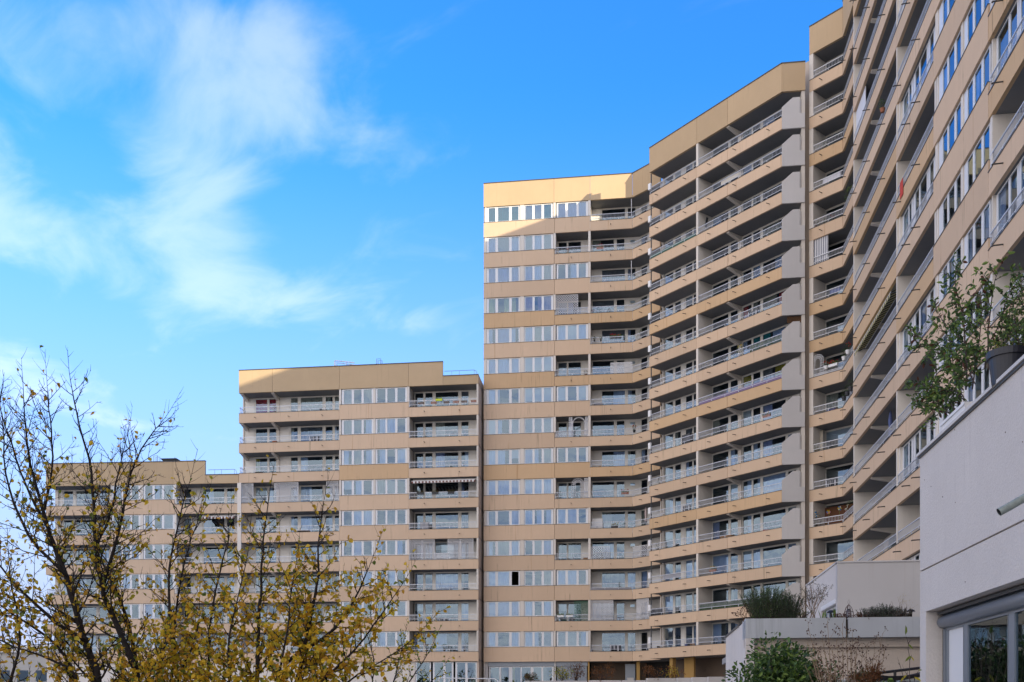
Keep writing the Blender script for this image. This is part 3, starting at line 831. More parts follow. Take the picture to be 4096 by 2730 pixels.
wallbox(Fc, uf(1907), Fc.L - .15, .2, .4, zg - 2.04, zg - .003, CREAM, 'ground_wall')

# ================================================================== G: the lowest block at the far left
G = Face(P(183, 118.0), Fc.p0 - Fc.dir * .02)
low = building('apartment_building', G, 'lowest block at the far left, seen through the bare branches')
G.b = low
ug = G.u
for k in range(9, 15):
    z, zt = zk(k), zk(k - 1)
    spandrel(G, 0, ug(443), k, hb, PEACH); spandrel(G, ug(443), ug(698), k, 1.37, PEACH); spandrel(G, ug(698), G.L, k, hb, PEACH)
    back_wall(G, .4, ug(442), k, [(G.u(p, DEPTH), G.u(q_, DEPTH)) for p, q_ in ((255, 292), (305, 385), (398, 436))])
    back_wall(G, ug(706), ug(948), k, [(G.u(p, DEPTH), G.u(q_, DEPTH)) for p, q_ in ((735, 765), (814, 897), (908, 937))])
    wallbox(G, .1, .4, DEPTH - .2, 3.3, z + .2, zt - .002, CREAM, 'end_wall')
    railing(G, .1, ug(442), k, hb, RAILW); railing(G, ug(706), ug(947), k, hb, RAILW); side_rail(G, .06, .1, 1.5, k, hb)
    for p, q_ in ((442, 446), (698, 705)): wallbox(G, ug(p), ug(q_), .04, DEPTH + .1, z + .2, zt - .002, CREAM, 'partition')
    wallbox(G, ug(560), ug(572), .05, .2, z + 1.37, zt - .002, CREAM, 'pier')
    for pa, pb, pn in ((446.5, 559, [(453, 482), (490, 518), (526, 553)]), (573, 697, [(579, 608), (617, 646), (655, 690)])):
        a = ug(pa)
        window(G, a, ug(pb), z + 1.372, zt - .03, .10, [(ug(x) - a, ug(y) - a) for x, y in pn], [rc(WIN_C + [None] * 6) for _ in pn])
    for p in (250, 360, 770, 884): spout(G, ug(p), k)
    slab(low, [G], k)
for a, b_ in ((183.3, 440), (440, 692), (692, 821)): parapet(G, ug(a), ug(b_), 8, 2.17)
parapet(G, ug(821), G.L, 8, .86)
slab(low, [G], 8)
rear(low, [G], 3.3, [G.xy(G.L + 1.0, 13), G.xy(.4, 13)], TER, zk(8) + .5)
wallbox(G, 0, G.L, .2, .4, TER, zk(14) - .003, CREAM, 'ground_wall')
# ================================================================== ground
def sheet(name, poly, z0, z1, mat):
    m = MB(); m.prism(poly, z0, z1); return structure(m.build(name, mat))
sheet('ground', [(-900, -400), (900, -400), (900, 1200), (-900, 1200)], -.5, 0, GROUND)
sheet('terrace', [(-75, 78.5), (25, 78.5), (45, 40), (70, 40), (70, 140), (-75, 140)], .004, TER, PAVE)

# ================================================================== foreground terraces on the right
UD = Vector((-.1305, -.9914)); VD = Vector((.9914, -.1305))
# H: the stucco house front that fills the lower right corner
Hq = Vector((7.377, 18.0))
Hf = Face(Hq, Hq + UD * 24)
house = empty('terraced_house', (Hq.x, Hq.y, 0), 'near grey stucco house front with an aluminium sliding window, lower right corner', 'house')
Hf.b = house
uh = Hf.u
ZT, ZJ, ZH = EYE + 4.53, EYE + 2.50, EYE + 1.73
uo = uh(3704)
def part(fc, name, mb, mats, u=0, d=0, z=0, smooth=False): return fc.put(name, mb.mesh(name, mats, smooth), u, d, z)
part(Hf, 'upper_wall', MB().box(0, 0, 0, 24, .28, ZT - ZJ), STUC, 0, 0, ZJ)
part(Hf, 'joint_strip', MB().box(0, 0, 0, 24, .2, .03), STUCB, 0, .045, ZJ - .03)
part(Hf, 'lower_wall', MB().box(0, 0, 0, 24, .28, ZJ - .03 - ZH), STUC, 0, .0, ZH)
part(Hf, 'pier', MB().box(0, 0, 0, uo, .28, ZH - .003), STUC, 0, 0, 0)
part(Hf, 'pier', MB().box(0, 0, 0, 24 - 8.8, .28, ZH - .003), STUC, 8.8, 0, 0)
part(Hf, 'sill_wall', MB().box(0, 0, 0, 8.8 - uo - .01, .28, .85), STUC, uo + .005, 0.02, 0)
part(Hf, 'end_wall', MB().box(-.0, .285, 0, .3, 9, ZT - .35), STUC, 0.02, 0, 0)
part(Hf, 'roof_slab', MB().box(.33, .285, 0, 24, 9, .25), ROOFM, 0, 0, ZT - .32)
part(Hf, 'ceiling', MB().box(.33, .35, 0, 23, 8.9, .15), SOFF, 0, 0, ZH + .05)
part(Hf, 'room_floor', MB().box(.33, .35, 0, 23, 8.9, .1), WOOD, 0, 0, .75)
part(Hf, 'room_wall', MB().box(.33, 0, 0, 23, .1, 3.2), INTER, 0, 3.4, .3)
m = MB(); m.box(-.05, -.055, 0, 24, .10, .05); m.box(-.02, -.03, -.035, 24, .08, -.002, 1)
part(Hf, 'coping', m, [GREYP, COPE], 0, 0, ZT + .037)
part(Hf, 'coping_tube', MB().tube([(2.2, .16, .09), (24, .16, .09)], .045, 8), ALU, 0, 0, ZT + .04, True)
# sliding window
WD = .30
w0 = Hf.u(3774, WD); we = 8.7
def hx(px): return Hf.u(px, WD + .05) - w0
win = window(Hf, w0, we, .86, ZH - .02, WD, [(hx(3803), hx(3868)), (hx(3884), hx(4048)), (hx(4074), hx(4240)), (hx(4262), hx(4500))],
             [None, None, None, None], fr=.09, mat=ALU, name='sliding_window', top=.32, gmat=GLASSD, dark={0})
put('sash_panel', MB().box(hx(3803), .02, .09, hx(3868), .05, ZH - .02 - .86 - .32).mesh('sash_panel', FRAME), win)
put('rail', MB().box(hx(3778), -.03, .1, hx(3784), .03, ZH - .02 - .86 - .3).mesh('guide', COPE), win)
put('rail', MB().box(hx(3792), -.03, .1, hx(3797), .03, ZH - .02 - .86 - .3).mesh('guide', ALU), win)
m = MB(); m.tube([(0, 0, 0), (we - w0, 0, 0)], .11, 14); part(Hf, 'shutter_box', m, ALU, w0 + .05, WD - .02, ZH - .20, True)
part(Hf, 'shutter_slot', MB().box(0, 0, 0, we - w0, .05, .05), COPE, w0, WD - .11, ZH - .075)
# drain pipe end sticking out of the wall
pw = Hf.u(4152)
m = MB(); n = 14
m.tube([(0, .05, .03), (0, -.36, -.21), (.0, -.47, -.27)], [.052, .052, .052], n, 0, cap=False); m.tube([(0, -.468, -.269), (0, -.05, -.03)], .044, n, 1, cap=False)
MOSS = plain('mossy_pipe', (0.24, 0.28, 0.26), 0.6, var=0.5, scale=14)
part(Hf, 'drain_pipe', m, [MOSS, COPE], pw, 0, EYE + 2.78, True)
r_ = random.Random(3)
m = MB()
for i in range(9):
    x, z = r_.uniform(0.2, 8), r_.uniform(-.6, 2.0)
    m.tube([(x, .01, z), (x, -.004, z)], r_.uniform(.008, .014), 6)
stuff(part(Hf, 'stain_spots', m, DRYD, 0, 0, ZJ))

# K: the lower unit with the long concrete planter
Kq = Vector((6.1, 26.0))
Kf = Face(Kq, Kq + VD * 10); Ks = Face(Kq - UD * 6.26, Kq)
unit = empty('terraced_house', (Kq.x, Kq.y, 0), 'low terraced house with a long bare concrete planter along its roof edge', 'house')
Kf.b = Ks.b = unit
uk = Kf.u
KT, KB = EYE + 2.366, EYE + 1.854
m = MB(); L = uk(3383.5); m.box(0, 0, 0, L, .1, KT - KB); m.box(0, .7, 0, L, .8, KT - KB); m.box(0.0, .1, 0, .1, .7, KT - KB); m.box(L - .1, .1, 0, L, .7, KT - KB); m.box(.1, .1, 0, L - .1, .7, .1)
part(Kf, 'concrete_planter', m, CONC, 0, 0, KB)
m = MB(); L2 = 9.9 - uk(3394); m.box(0, 0, 0, L2, .1, KT - KB); m.box(0, .7, 0, L2, .8, KT - KB); m.box(0, .1, 0, .1, .7, KT - KB); m.box(.1, .1, 0, L2, .7, .1)
part(Kf, 'concrete_planter', m, CONC, uk(3394), 0, KB)
stuff(part(Kf, 'soil', MB().box(.12, .12, 0, 9.7, .68, KT - KB - .14), SOIL, 0, 0, KB + .101))
part(Kf, 'front_wall', MB().box(.02, .32, 0, 9.9, .5, KB - .24), STUCB, 0, 0, 0)
part(Kf, 'beam', MB().box(.0, .22, 0, 9.9, .5, .235), STUCB, 0, 0, KB - .238)
part(Ks, 'side_wall', MB().box(0, 0.0, 0, 6.25, .22, KT - .06), STUC, 0, 0, 0)
m = MB(); m.box(-.03, -.03, 0, 4.6, .25, .055); part(Ks, 'coping', m, COPE, 0, 0, KT - .058)
part(Kf, 'roof_slab', MB().box(.25, .82, 0, 9.9, 11, .2), ROOFM, 0, 0, KB - .2)
# I: the taller unit standing behind it
Iq = Vector((10.13, 31.0))
If_ = Face(Iq, Iq + VD * 8); Is = Face(Iq - UD * 5.9, Iq)
unit2 = empty('terraced_house', (Iq.x, Iq.y, 0), 'blank grey house wall with a white side behind the planted roof terrace', 'house')
If_.b = Is.b = unit2
IT, IB = EYE + 4.556, KB
part(If_, 'front_wall', MB().box(0.0, 0, 0, 8, .25, IT - IB - .003), GREYP, 0, 0, IB + .003)
m = MB(); m.box(-.03, -.03, 0, 8, .28, .045); part(If_, 'coping', m, GREYP, 0, 0, IT + .003)
a, b_ = Is.u(3286), Is.u(3345)
zb, zh = IB + .1, EYE + 3.30
part(Is, 'side_wall', MB().box(0, 0, 0, a, .22, IT - IB - .004), STUC, 0, 0, IB + .003)
part(Is, 'side_wall', MB().box(0, 0, 0, 5.89 - a, .22, IT - zh), STUC, a + .003, 0, zh)
part(Is, 'pier', MB().box(0, 0, 0, 5.89 - b_, .22, zh - IB - .005), STUC, b_, 0, IB + .003)
window(Is, a + .01, b_ - .01, zb, zh - .01, .1, [(.08, .6), (.7, 1.25), (1.35, b_ - a - .1)] if b_ - a > 1.6 else [(.06, (b_ - a) * .45), ((b_ - a) * .52, b_ - a - .08)], [(SHEER, 1.0), None, (SHEER, .5)], name='window')
part(Is, 'blind_box', MB().box(.0, -.03, 0, b_ - a, -.002, .14), FRAME, a, 0, zh + .02)
m = MB(); m.box(-.05, -.03, 0, 5.9, .25, .05); part(Is, 'coping', m, GREYP, 0, 0, IT + .002)
part(If_, 'roof_slab', MB().box(.25, .26, 0, 8, 6, .15), ROOFM, 0, 0, IT - .3)
part(If_, 'inner_wall', MB().box(2.4, .3, 0, 2.5, 5.7, IT - IB - .4), INTER, 0, 0, IB + .02)

# sheltered corner in front of the lower unit: poles with a sagging net, and a glazed lean-to
def kp(u, d, z): return Kf.w(u, d, z)
cn = empty('shade_canopy', kp(3.0, -1.6, 0), 'dark shade net sagging between black poles below the concrete planter', 'canopy')
def rel(o, p): return tuple(Vector(p) - o.location)
zc0 = EYE + 1.18
pl = [kp(u, d, 0) for u, d in ((2.55, -.6), (4.2, -.6), (4.2, -2.3))]
MB().tube([rel(cn, p_ + Vector((0, 0, zc0 - .15 - .2 * (i == 0)))) for i, p_ in enumerate(pl)], .035, 6).build('frame_bar', BLACKM, cn)
MB().tube([rel(cn, kp(3.6, -.6, .0)), rel(cn, kp(3.6, -.6, zc0 - .2))], .035, 6).build('pole', BLACKM, cn)
MB().tube([rel(cn, kp(4.25, -2.2, .0)), rel(cn, kp(4.25, -2.2, zc0 - .1))], .035, 6).build('pole', BLACKM, cn)
m = MB(); nn = 12
for i in range(nn + 1):
    for j in range(5):
        u_, d_ = 2.4 + 2.2 * i / nn, -.55 - .35 * j
        m.v.append(rel(cn, kp(u_, d_, zc0 - .30 + .16 * i / nn - .16 * math.sin(math.pi * i / nn) - .10 * math.sin(math.pi * j / 4))))
for i in range(nn):
    for j in range(4):
        a0 = i * 5 + j; m.f.append((a0, a0 + 1, a0 + 6, a0 + 5)); m.m.append(0)
m.build('net', NETM, cn)
gl = empty('lean_to', kp(2.2, -.9, 0), 'low glazed lean-to with a white front edge at the foot of the wall', 'shed')
zz0 = EYE + .66
for i in range(5):
    p0, p1 = kp(1.9 + i * .62, .2, zz0 + .12), kp(1.9 + i * .62, -1.2, zz0)
    MB().tube([rel(gl, p0), rel(gl, p1)], .022, 5).build('glazing_bar', FRAME, gl)
m = MB(); m.face([rel(gl, kp(1.9, .2, zz0 + .11)), rel(gl, kp(1.9, -1.2, zz0 - .01)), rel(gl, kp(4.4, -1.2, zz0 - .01)), rel(gl, kp(4.4, .2, zz0 + .11))]); m.build('glass_roof', GLASSD, gl)
m = MB(); m.tube([rel(gl, kp(1.85, -1.22, zz0 - .03)), rel(gl, kp(4.5, -1.22, zz0 - .03))], .045, 4); m.build('front_edge', FRAME, gl)
fg = Face(kp(1.9, -1.2, 0).xy, kp(4.5, -1.2, 0).xy, gl)
m = MB(); m.box(0, 0, 0, 2.6, .12, zz0 - .09); fg.put('low_wall', m.mesh('low_wall', STUCB), 0, 0, 0)

# far roofs at the left edge, in the sun; a pitched roof building left of the picture that the windows mirror
fb = empty('distant_building', (-62, 128, 0), 'distant flat roofed building with a sunlit cornice at the left edge', 'building')
m = MB(); m.box(-30, 0, 0, 12, 14, 8.9); m.build('wall', stucco('distant_wall', (0.50, 0.46, 0.40), streak=.1, rust=0), fb)
for i in range(16): MB().box(-28 + i * 2.4, -.06, 5.2, -26.6 + i * 2.4, .05, 6.6).build('window', GLASSD, fb)
m = MB(); m.box(-30.3, -.4, 8.9, 12.3, 14.2, 9.8); m.build('cornice', plain('pale_cornice', (0.75, 0.7, 0.62), .8), fb)
pb = empty('pitched_roof_building', (-92, 84, 0), 'pale apartment house with a dark pitched roof beyond the left side of the court', 'building')
m = MB(); m.box(-9, -16, 0, 9, 16, 15); m.build('wall', CREAM, pb)
m = MB()
a_ = [(-9.6, -16.6, 15), (9.6, -16.6, 15), (9.6, 16.6, 15), (-9.6, 16.6, 15), (0, -8, 22), (0, 8, 22)]
m.v = a_; m.f = [(0, 1, 4), (1, 2, 5, 4), (2, 3, 5), (3, 0, 4, 5), (3, 2, 1, 0)]; m.m = [0] * 5
m.build('roof', plain('slate_roof', (0.05, 0.05, 0.06), .7), pb)
for k_ in range(4):
    for i in range(8): MB().box(9.01, -14 + i * 3.7, 2.2 + k_ * 3.3, 9.06, -12.6 + i * 3.7, 3.8 + k_ * 3.3).build('window', GLASSD, pb)

# the dark belt of trees across the garden, behind the camera, that the lowest windows mirror
r_ = random.Random(8); m = MB()
for i in range(26):
    x, y = -70 + i * 4.6 + r_.uniform(-1, 1), -62 + r_.uniform(-5, 5); h = r_.uniform(7, 12)
    m.tube([(x, y, 0), (x + r_.uniform(-.4, .4), y, h * .6)], [.22, .12], 5, 3)
    for j in range(190):
        v = Vector((r_.gauss(0, 1), r_.gauss(0, 1), r_.gauss(0, 1))).normalized() * (r_.random() ** .4)
        p = Vector((x + v.x * 2.6, y + v.y * 2.6, h * .62 + v.z * h * .38))
        m.leaf(p, (v + Vector((r_.uniform(-1, 1), r_.uniform(-1, 1), r_.uniform(-1, 1)))).normalized(), v, .8, .55, r_.randrange(3))
o_ = m.build('far_wood', [LG3, LG1, LB, BARK]); stuff(o_); o_['label'] = 'dark belt of trees beyond the garden'
# ================================================================== plants
UP = Vector((0, 0, 1))
def rv(r, s=1.0): return Vector((r.uniform(-s, s), r.uniform(-s, s), r.uniform(-s, s)))
def leaf_obj_mesh(mat, L, W):
    def mk():
        m = MB(); m.leaf(Vector((0, 0, 0)), Vector((1, 0, 0)), Vector((0, 0, 1)), L, W); return m.mesh('leaf', mat)
    return cached(('leaf', mat.name, L, W), mk)
class Plant:
    """stems grown from a few guide lines, with side shoots and leaves; the most prominent leaves become parts of their own"""
    def __init__(self, name, label, cat, base, seed, group=None):
        self.o = empty(name, base, label, cat, group=group); self.base = Vector(base); self.r = random.Random(seed); self.leaves = []
    def shoot(self, m, p, d, L, r0, lv, o):
        r = self.r; n = 5 if lv == 1 else 4
        pts = [p]; rad = [r0]; dd = d.normalized(); side = rv(r, .5)
        for i in range(n):
            dd = (dd + UP * o['lift'] + rv(r, o['wob']) + side * .06).normalized()
            pts.append(pts[-1] + dd * (L / n)); rad.append(r0 * (1 - .75 * (i + 1) / n))
        m.tube([q_ - self.base for q_ in pts], rad, 4 if lv == 1 else 3, cap=False)
        for i in range(1, n + 1):
            q_ = pts[i]; dv = (pts[i] - pts[i - 1]).normalized()
            den = o['leaf'](q_)
            k = den * (L / n) / .06
            cnt = int(k) + (1 if r.random() < k - int(k) else 0)
            for _ in range(cnt):
                t = r.random(); pos = pts[i - 1].lerp(q_, t)
                ld = (dv * .5 + rv(r, 1.0) + UP * o.get('ldrop', -.25)).normalized()
                self.leaves.append((pos, ld, (rv(r, .8) + UP * .6).normalized(), r.uniform(.65, 1.15)))
        if lv < o['levels']:
            step = o['step'][lv - 1]; nk = max(0, int(L / step))
            for i in range(nk):
                t = (i + .4 + r.random() * .5) / nk; f = t * n; j = min(n - 1, int(f))
                q_ = pts[j].lerp(pts[j + 1], f - j); dv = (pts[j + 1] - pts[j]).normalized()
                out = dv.cross(rv(r)).normalized()
                self.shoot(m, q_, dv * .55 + out * r.uniform(.5, 1.0) * o['spread'], L * r.uniform(.28, .55) * (1.1 - .5 * t), max(.0036, r0 * .58), lv + 1, o)
    def stem(self, pts, r0, r1, o, mat=None, name='branch'):
        r = self.r; m = MB()
        P_ = [Vector(p) for p in pts]
        fine = []
        for i in range(len(P_) - 1):
            ln = (P_[i + 1] - P_[i]).length; k = max(2, int(ln / .18))
            for j in range(k): fine.append(P_[i].lerp(P_[i + 1], j / k))
        fine.append(P_[-1])
        for _ in range(2): fine = [fine[0]] + [(fine[i - 1] + fine[i] * 2 + fine[i + 1]) / 4 for i in range(1, len(fine) - 1)] + [fine[-1]]
        fine = [f_ + rv(r, .012) for f_ in fine]
        n = len(fine); rad = [r0 + (r1 - r0) * i / (n - 1) for i in range(n)]
        m.tube([f_ - self.base for f_ in fine], rad, 7 if r0 > .03 else 5)
        tot = sum((fine[i + 1] - fine[i]).length for i in range(n - 1))
        nk = int(tot * (1 - o.get('bare', .1)) / o['step0'])
        for i in range(nk):
            t = o.get('bare', .1) + (1 - o.get('bare', .1)) * (i + r.random()) / nk
            f = t * (n - 1); j = min(n - 2, int(f))
            q_ = fine[j].lerp(fine[j + 1], f - j); dv = (fine[j + 1] - fine[j]).normalized()
            out = dv.cross(rv(r)).normalized()
            self.shoot(m, q_, dv * r.uniform(.4, .8) + out * o['spread'], o['len'] * r.uniform(.5, 1.2) * (1.15 - .55 * t), max(.0075, rad[j] * .38), 1, o)
        ld = (fine[-1] - fine[-2]).normalized()
        self.shoot(m, fine[-1], ld, o['len'] * .9, max(.004, r1), 2, dict(o, wob=.05))
        return m.build(name, mat or BARK, self.o, smooth=True)
    def finish(self, L, W, mats, weights, singles=280, name='foliage', leafname='leaf'):
        r = self.r; lv = self.leaves
        lv.sort(key=lambda e: -e[3] / max(2.0, e[0].y))
        ms = r.choices(range(len(mats)), weights, k=len(lv))
        for (p, d, nn_, s), mi in zip(lv[:singles], ms):
            d = d.normalized(); y = nn_.cross(d); y = y.normalized() if y.length > 1e-4 else d.orthogonal().normalized()
            z = d.cross(y)
            o = link(bpy.data.objects.new(leafname, leaf_obj_mesh(mats[mi], L, W))); o.parent = self.o
            o.matrix_local = Matrix.LocRotScale(p - self.base, Matrix((d, y, z)).transposed().to_quaternion(), (s, s, s))
        m = MB()
        for (p, d, nn_, s), mi in zip(lv[singles:], ms[singles:]): m.leaf(p - self.base, d, nn_, L * s, W * s, mi)
        if m.f: stuff(m.build(name, mats, self.o))
        return len(lv)

# ---- the autumn trees on the left
def tl(y0, y1, lo, hi):
    za, zb_ = EYE + (HY - y0) / F_PX * 14, EYE + (HY - y1) / F_PX * 14
    def f(p):
        t = min(1, max(0, (p.z - za) / (zb_ - za))); return lo + (hi - lo) * t
    return f
TO = dict(lift=.10, wob=.14, spread=.75, levels=3, step=(.095, .085), step0=.075, len=.68, bare=.03, leaf=tl(2720, 1700, .48, .04))
t1 = Plant('autumn_tree', 'sparse autumn tree at the left edge, its bare twigs reaching into the sky', 'tree', (-6.1, 14, 0), 11)
def lead(pl, pts, r0, r1, o, base=None, Y=None, name='branch'):
    r0 = r0 * 1.45; r1 = r1 * 1.2
    q_ = [pt(x, y, yy) for x, y, yy in pts]
    if base is not None: q_ = [Vector(base)] + q_
    return pl.stem(q_, r0, r1, o, name=name)
b1 = (-6.1, 14, 0)
def px3(l, Y, dy=0): return [(x, y, Y + dy * i) for i, (x, y) in enumerate(l)]
lead(t1, px3([(402, 2726), (339, 2567), (296, 2429), (265, 2302), (233, 2228), (201, 2138), (175, 2043), (148, 1953), (122, 1880), (105, 1720), (95, 1600)], 13.6, .06), .050, .006, TO, b1, name='trunk')
lead(t1, px3([(572, 2726), (508, 2604), (466, 2503), (429, 2429), (408, 2350), (392, 2270), (381, 2196), (380, 2050), (368, 1900), (340, 1760), (300, 1650), (288, 1560)], 14.2, .03), .045, .006, TO, (-5.9, 14.1, 0))
lead(t1, px3([(556, 2726), (529, 2562), (503, 2456), (476, 2376), (434, 2297), (400, 2230)], 14.6, .05), .040, .012, TO, (-5.8, 14.5, 0))
lead(t1, px3([(625, 2726), (683, 2509), (667, 2323), (709, 2122), (730, 2032), (750, 1950)], 14.0, .1), .030, .005, TO, (-5.6, 14.2, 0))
lead(t1, px3([(690, 2726), (704, 2429), (736, 2244), (765, 2150), (800, 2060)], 14.4, .08), .026, .005, TO, (-5.5, 14.6, 0))
lead(t1, px3([(408, 2350), (470, 2150), (500, 2000), (530, 1850), (600, 1740), (640, 1700)], 14.3, .05), .020, .005, TO)
lead(t1, px3([(381, 2196), (450, 2050), (470, 1880), (500, 1790)], 14.4, .05), .016, .005, TO)
lead(t1, px3([(300, 2668), (185, 2535), (106, 2498), (0, 2424), (-90, 2360)], 13.4, -.1), .030, .006, TO, (-6.2, 13.7, 0))
lead(t1, px3([(360, 2560), (254, 2525), (185, 2451), (79, 2366), (0, 2271), (-60, 2200)], 13.6, -.08), .022, .006, TO)
lead(t1, px3([(330, 2700), (220, 2640), (110, 2610), (0, 2560), (-80, 2545)], 13.2, -.1), .022, .006, TO, (-6.3, 13.5, 0))
lead(t1, px3([(265, 2302), (150, 2200), (80, 2080), (30, 1960), (10, 1830), (15, 1700)], 13.7, -.05), .018, .005, TO)
lead(t1, px3([(201, 2138), (110, 1960), (60, 1820), (20, 1700), (-10, 1600)], 13.9, .0), .014, .005, TO)
lead(t1, px3([(175, 2043), (215, 1880), (205, 1720), (195, 1640), (190, 1560)], 13.9, .0), .013, .004, TO)
lead(t1, px3([(10, 2790), (60, 2680), (90, 2560), (60, 2420), (40, 2300)], 13.0, .0), .028, .006, TO, (-6.9, 13.0, 0))
nl1 = t1.finish(.074, .056, [LY1, LY2, LY3, LY4], [6, 4, 3, 1.5])
t2 = Plant('autumn_tree', 'leafier yellow tree in front of the middle block, its stems fanning to the right', 'tree', (-3.4, 13.2, 0), 12)
TO2 = dict(TO, leaf=tl(2720, 2080, 1.35, .14), len=.66, step0=.08)
lead(t2, px3([(1034, 2730), (1029, 2537), (1041, 2423), (1044, 2323), (1054, 2199), (1056, 2124), (1075, 2000)], 13.4, .05), .036, .005, TO2, (-3.6, 13.3, 0), name='trunk')
lead(t2, px3([(1188, 2730), (1223, 2547), (1253, 2423), (1273, 2348), (1275, 2248), (1275, 2124), (1290, 2050)], 13.0, .05), .034, .005, TO2, (-3.1, 13.0, 0))
lead(t2, px3([(1272, 2730), (1422, 2607), (1496, 2497), (1570, 2390)], 12.8, .05), .030, .005, TO2, (-2.9, 12.9, 0))
lead(t2, px3([(1148, 2646), (1297, 2557), (1372, 2487), (1447, 2348), (1475, 2270)], 13.3, .05), .022, .005, TO2)
lead(t2, px3([(830, 2730), (845, 2447), (875, 2298), (905, 2180), (920, 2130)], 13.8, .05), .028, .005, TO2, (-4.1, 13.7, 0))
lead(t2, px3([(920, 2730), (910, 2560), (950, 2400), (985, 2260)], 13.1, .05), .024, .005, TO2, (-3.9, 13.2, 0))
lead(t2, px3([(1110, 2740), (1140, 2600), (1160, 2420), (1180, 2290)], 12.7, .05), .022, .005, TO2, (-3.2, 12.8, 0))
lead(t2, px3([(700, 2760), (740, 2650), (790, 2540), (800, 2430)], 13.6, .05), .022, .005, TO2, (-4.6, 13.5, 0))
lead(t2, px3([(560, 2770), (600, 2700), (640, 2620), (690, 2550)], 13.2, .05), .018, .005, TO2, (-4.9, 13.2, 0))
lead(t2, px3([(1340, 2760), (1430, 2700), (1540, 2640), (1640, 2570)], 12.9, .05), .020, .005, TO2, (-2.7, 12.9, 0))
nl2 = t2.finish(.074, .056, [LY1, LY2, LY3, LY4], [7, 3.5, 2.5, 1.6])
t3 = Plant('green_shrub', 'olive green shrub at the right foot of the yellow tree', 'shrub', (-2.0, 17.0, 0), 13)
TO3 = dict(TO, leaf=lambda p: .8, len=.5, step0=.13, step=(.13, .11))
for xs in ([(1480, 2760), (1500, 2680), (1490, 2600), (1470, 2540)], [(1560, 2770), (1590, 2690), (1600, 2620), (1610, 2575)], [(1600, 2775), (1650, 2710), (1690, 2650), (1720, 2600)], [(1400, 2770), (1400, 2700), (1390, 2640)], [(1640, 2780), (1700, 2740), (1745, 2710)]):
    lead(t3, px3(xs, 17.0, .1), .018, .005, TO3, (-2.0, 17.0, 0))
t3.finish(.055, .036, [LY4, LY2, LG2, LY1], [4, 4, 2, 2], singles=0)

# ---- the potted laurel on the near house roof
def onroof(px, d): u_ = uh(px); return Hf.w(u_, d, ZT + .0)
SO = dict(lift=.05, wob=.16, spread=.8, levels=2, step=(.17, .1), step0=.105, len=.42, bare=.10, leaf=lambda p: 1.9, ldrop=-.05)
s1 = Plant('laurel_shrub', 'straggly laurel with reddish tips leaning over the stucco wall top', 'shrub', tuple(onroof(3850, .45)), 21)
for xs, r0 in (([(3866, 1560), (3866, 1500), (3862, 1400), (3856, 1287), (3830, 1190), (3818, 1140), (3823, 1080)], .016), ([(3956, 1480), (3956, 1430), (3952, 1311), (3960, 1220), (3971, 1143), (3985, 1100)], .017),
               ([(3840, 1590), (3818, 1526), (3808, 1402), (3790, 1330), (3770, 1270), (3750, 1240)], .012), ([(3800, 1660), (3765, 1622), (3720, 1580), (3693, 1560), (3655, 1535)], .010),
               ([(3850, 1560), (3820, 1490), (3780, 1430), (3730, 1390), (3693, 1363), (3655, 1335)], .012), ([(3890, 1560), (3900, 1450), (3925, 1340), (3930, 1240), (3915, 1180)], .013),
               ([(3940, 1480), (3945, 1390), (4000, 1300), (4030, 1200), (4040, 1150)], .013), ([(3820, 1640), (3780, 1600), (3760, 1540), (3740, 1480)], .010), ([(3860, 1600), (3840, 1570), (3800, 1560), (3750, 1570)], .010),
               ([(3800, 1650), (3770, 1650), (3730, 1640), (3690, 1625)], .009), ([(3900, 1540), (3870, 1470), (3850, 1390), (3870, 1300)], .010)):
    qs = []
    for i, (x, y) in enumerate(xs):
        Yv = 14 * 1428 / (x - 2572) + .45 + .04 * i
        qs.append(pt(x, y, Yv))
    s1.stem(qs, r0, .004, SO, TWIG)
s1.finish(.102, .043, [LG1, LG2, LG3, LR], [5, 3, 3, .9], singles=290)
s2 = Plant('feathery_shrub', 'dense fine leaved green shrub beside the pot at the right edge', 'shrub', tuple(onroof(4090, .5)), 22)
SO2 = dict(SO, leaf=lambda p: 3.2, len=.38, step0=.055, step=(.09, .08), spread=1.0)
for xs in ([(4085, 1440), (4070, 1360), (4060, 1280), (4050, 1200)], [(4110, 1420), (4110, 1300), (4100, 1200), (4085, 1130)], [(4120, 1420), (4150, 1300), (4160, 1200)], [(4070, 1440), (4040, 1370), (4020, 1310)]):
    s2.stem([pt(x, y, 14 * 1428 / (x - 2572) + .75) for x, y in xs], .012, .004, SO2, TWIG)
s2.finish(.05, .024, [LG1, LG3, LG2], [4, 3, 3], singles=0)
# pot and trough
def pot(name, label, loc, r, h, mat, cat='flower pot', soil=True, group=None):
    o = empty(name, loc, label, cat, group=group)
    m = MB(); m.lathe([(0.001, 0), (r * .74, 0), (r * .90, h * .80), (r * 1.0, h * .80), (r * 1.03, h), (r * .93, h), (r * .92, h * .88), (.001, h * .88)], 28)
    m.build('pot_body', mat, o, smooth=False)
    if soil:
        m = MB(); m.lathe([(r * .9, h * .885), (0.001, h * .9)], 20); m.build('potting_soil', SOIL, o)
    return o
pl_ = onroof(3992, .13)
p1 = pot('plant_pot', 'large dark blue plastic pot on top of the stucco wall', (pl_.x, pl_.y, ZT + .042), .275, .46, POTP)
s4 = Plant('dwarf_conifer', 'small yellow green dwarf conifer growing in the dark blue pot', 'plant', (pl_.x, pl_.y, ZT + .46), 25)
for i in range(16):
    a = i * 2.4; s4.stem([Vector((pl_.x, pl_.y, ZT + .45)), Vector((pl_.x + .12 * math.cos(a), pl_.y + .12 * math.sin(a), ZT + .52)), Vector((pl_.x + .19 * math.cos(a), pl_.y + .19 * math.sin(a), ZT + .56 + .05 * (i % 3)))], .006, .003, dict(SO2, len=.07, step0=.03), TWIG)
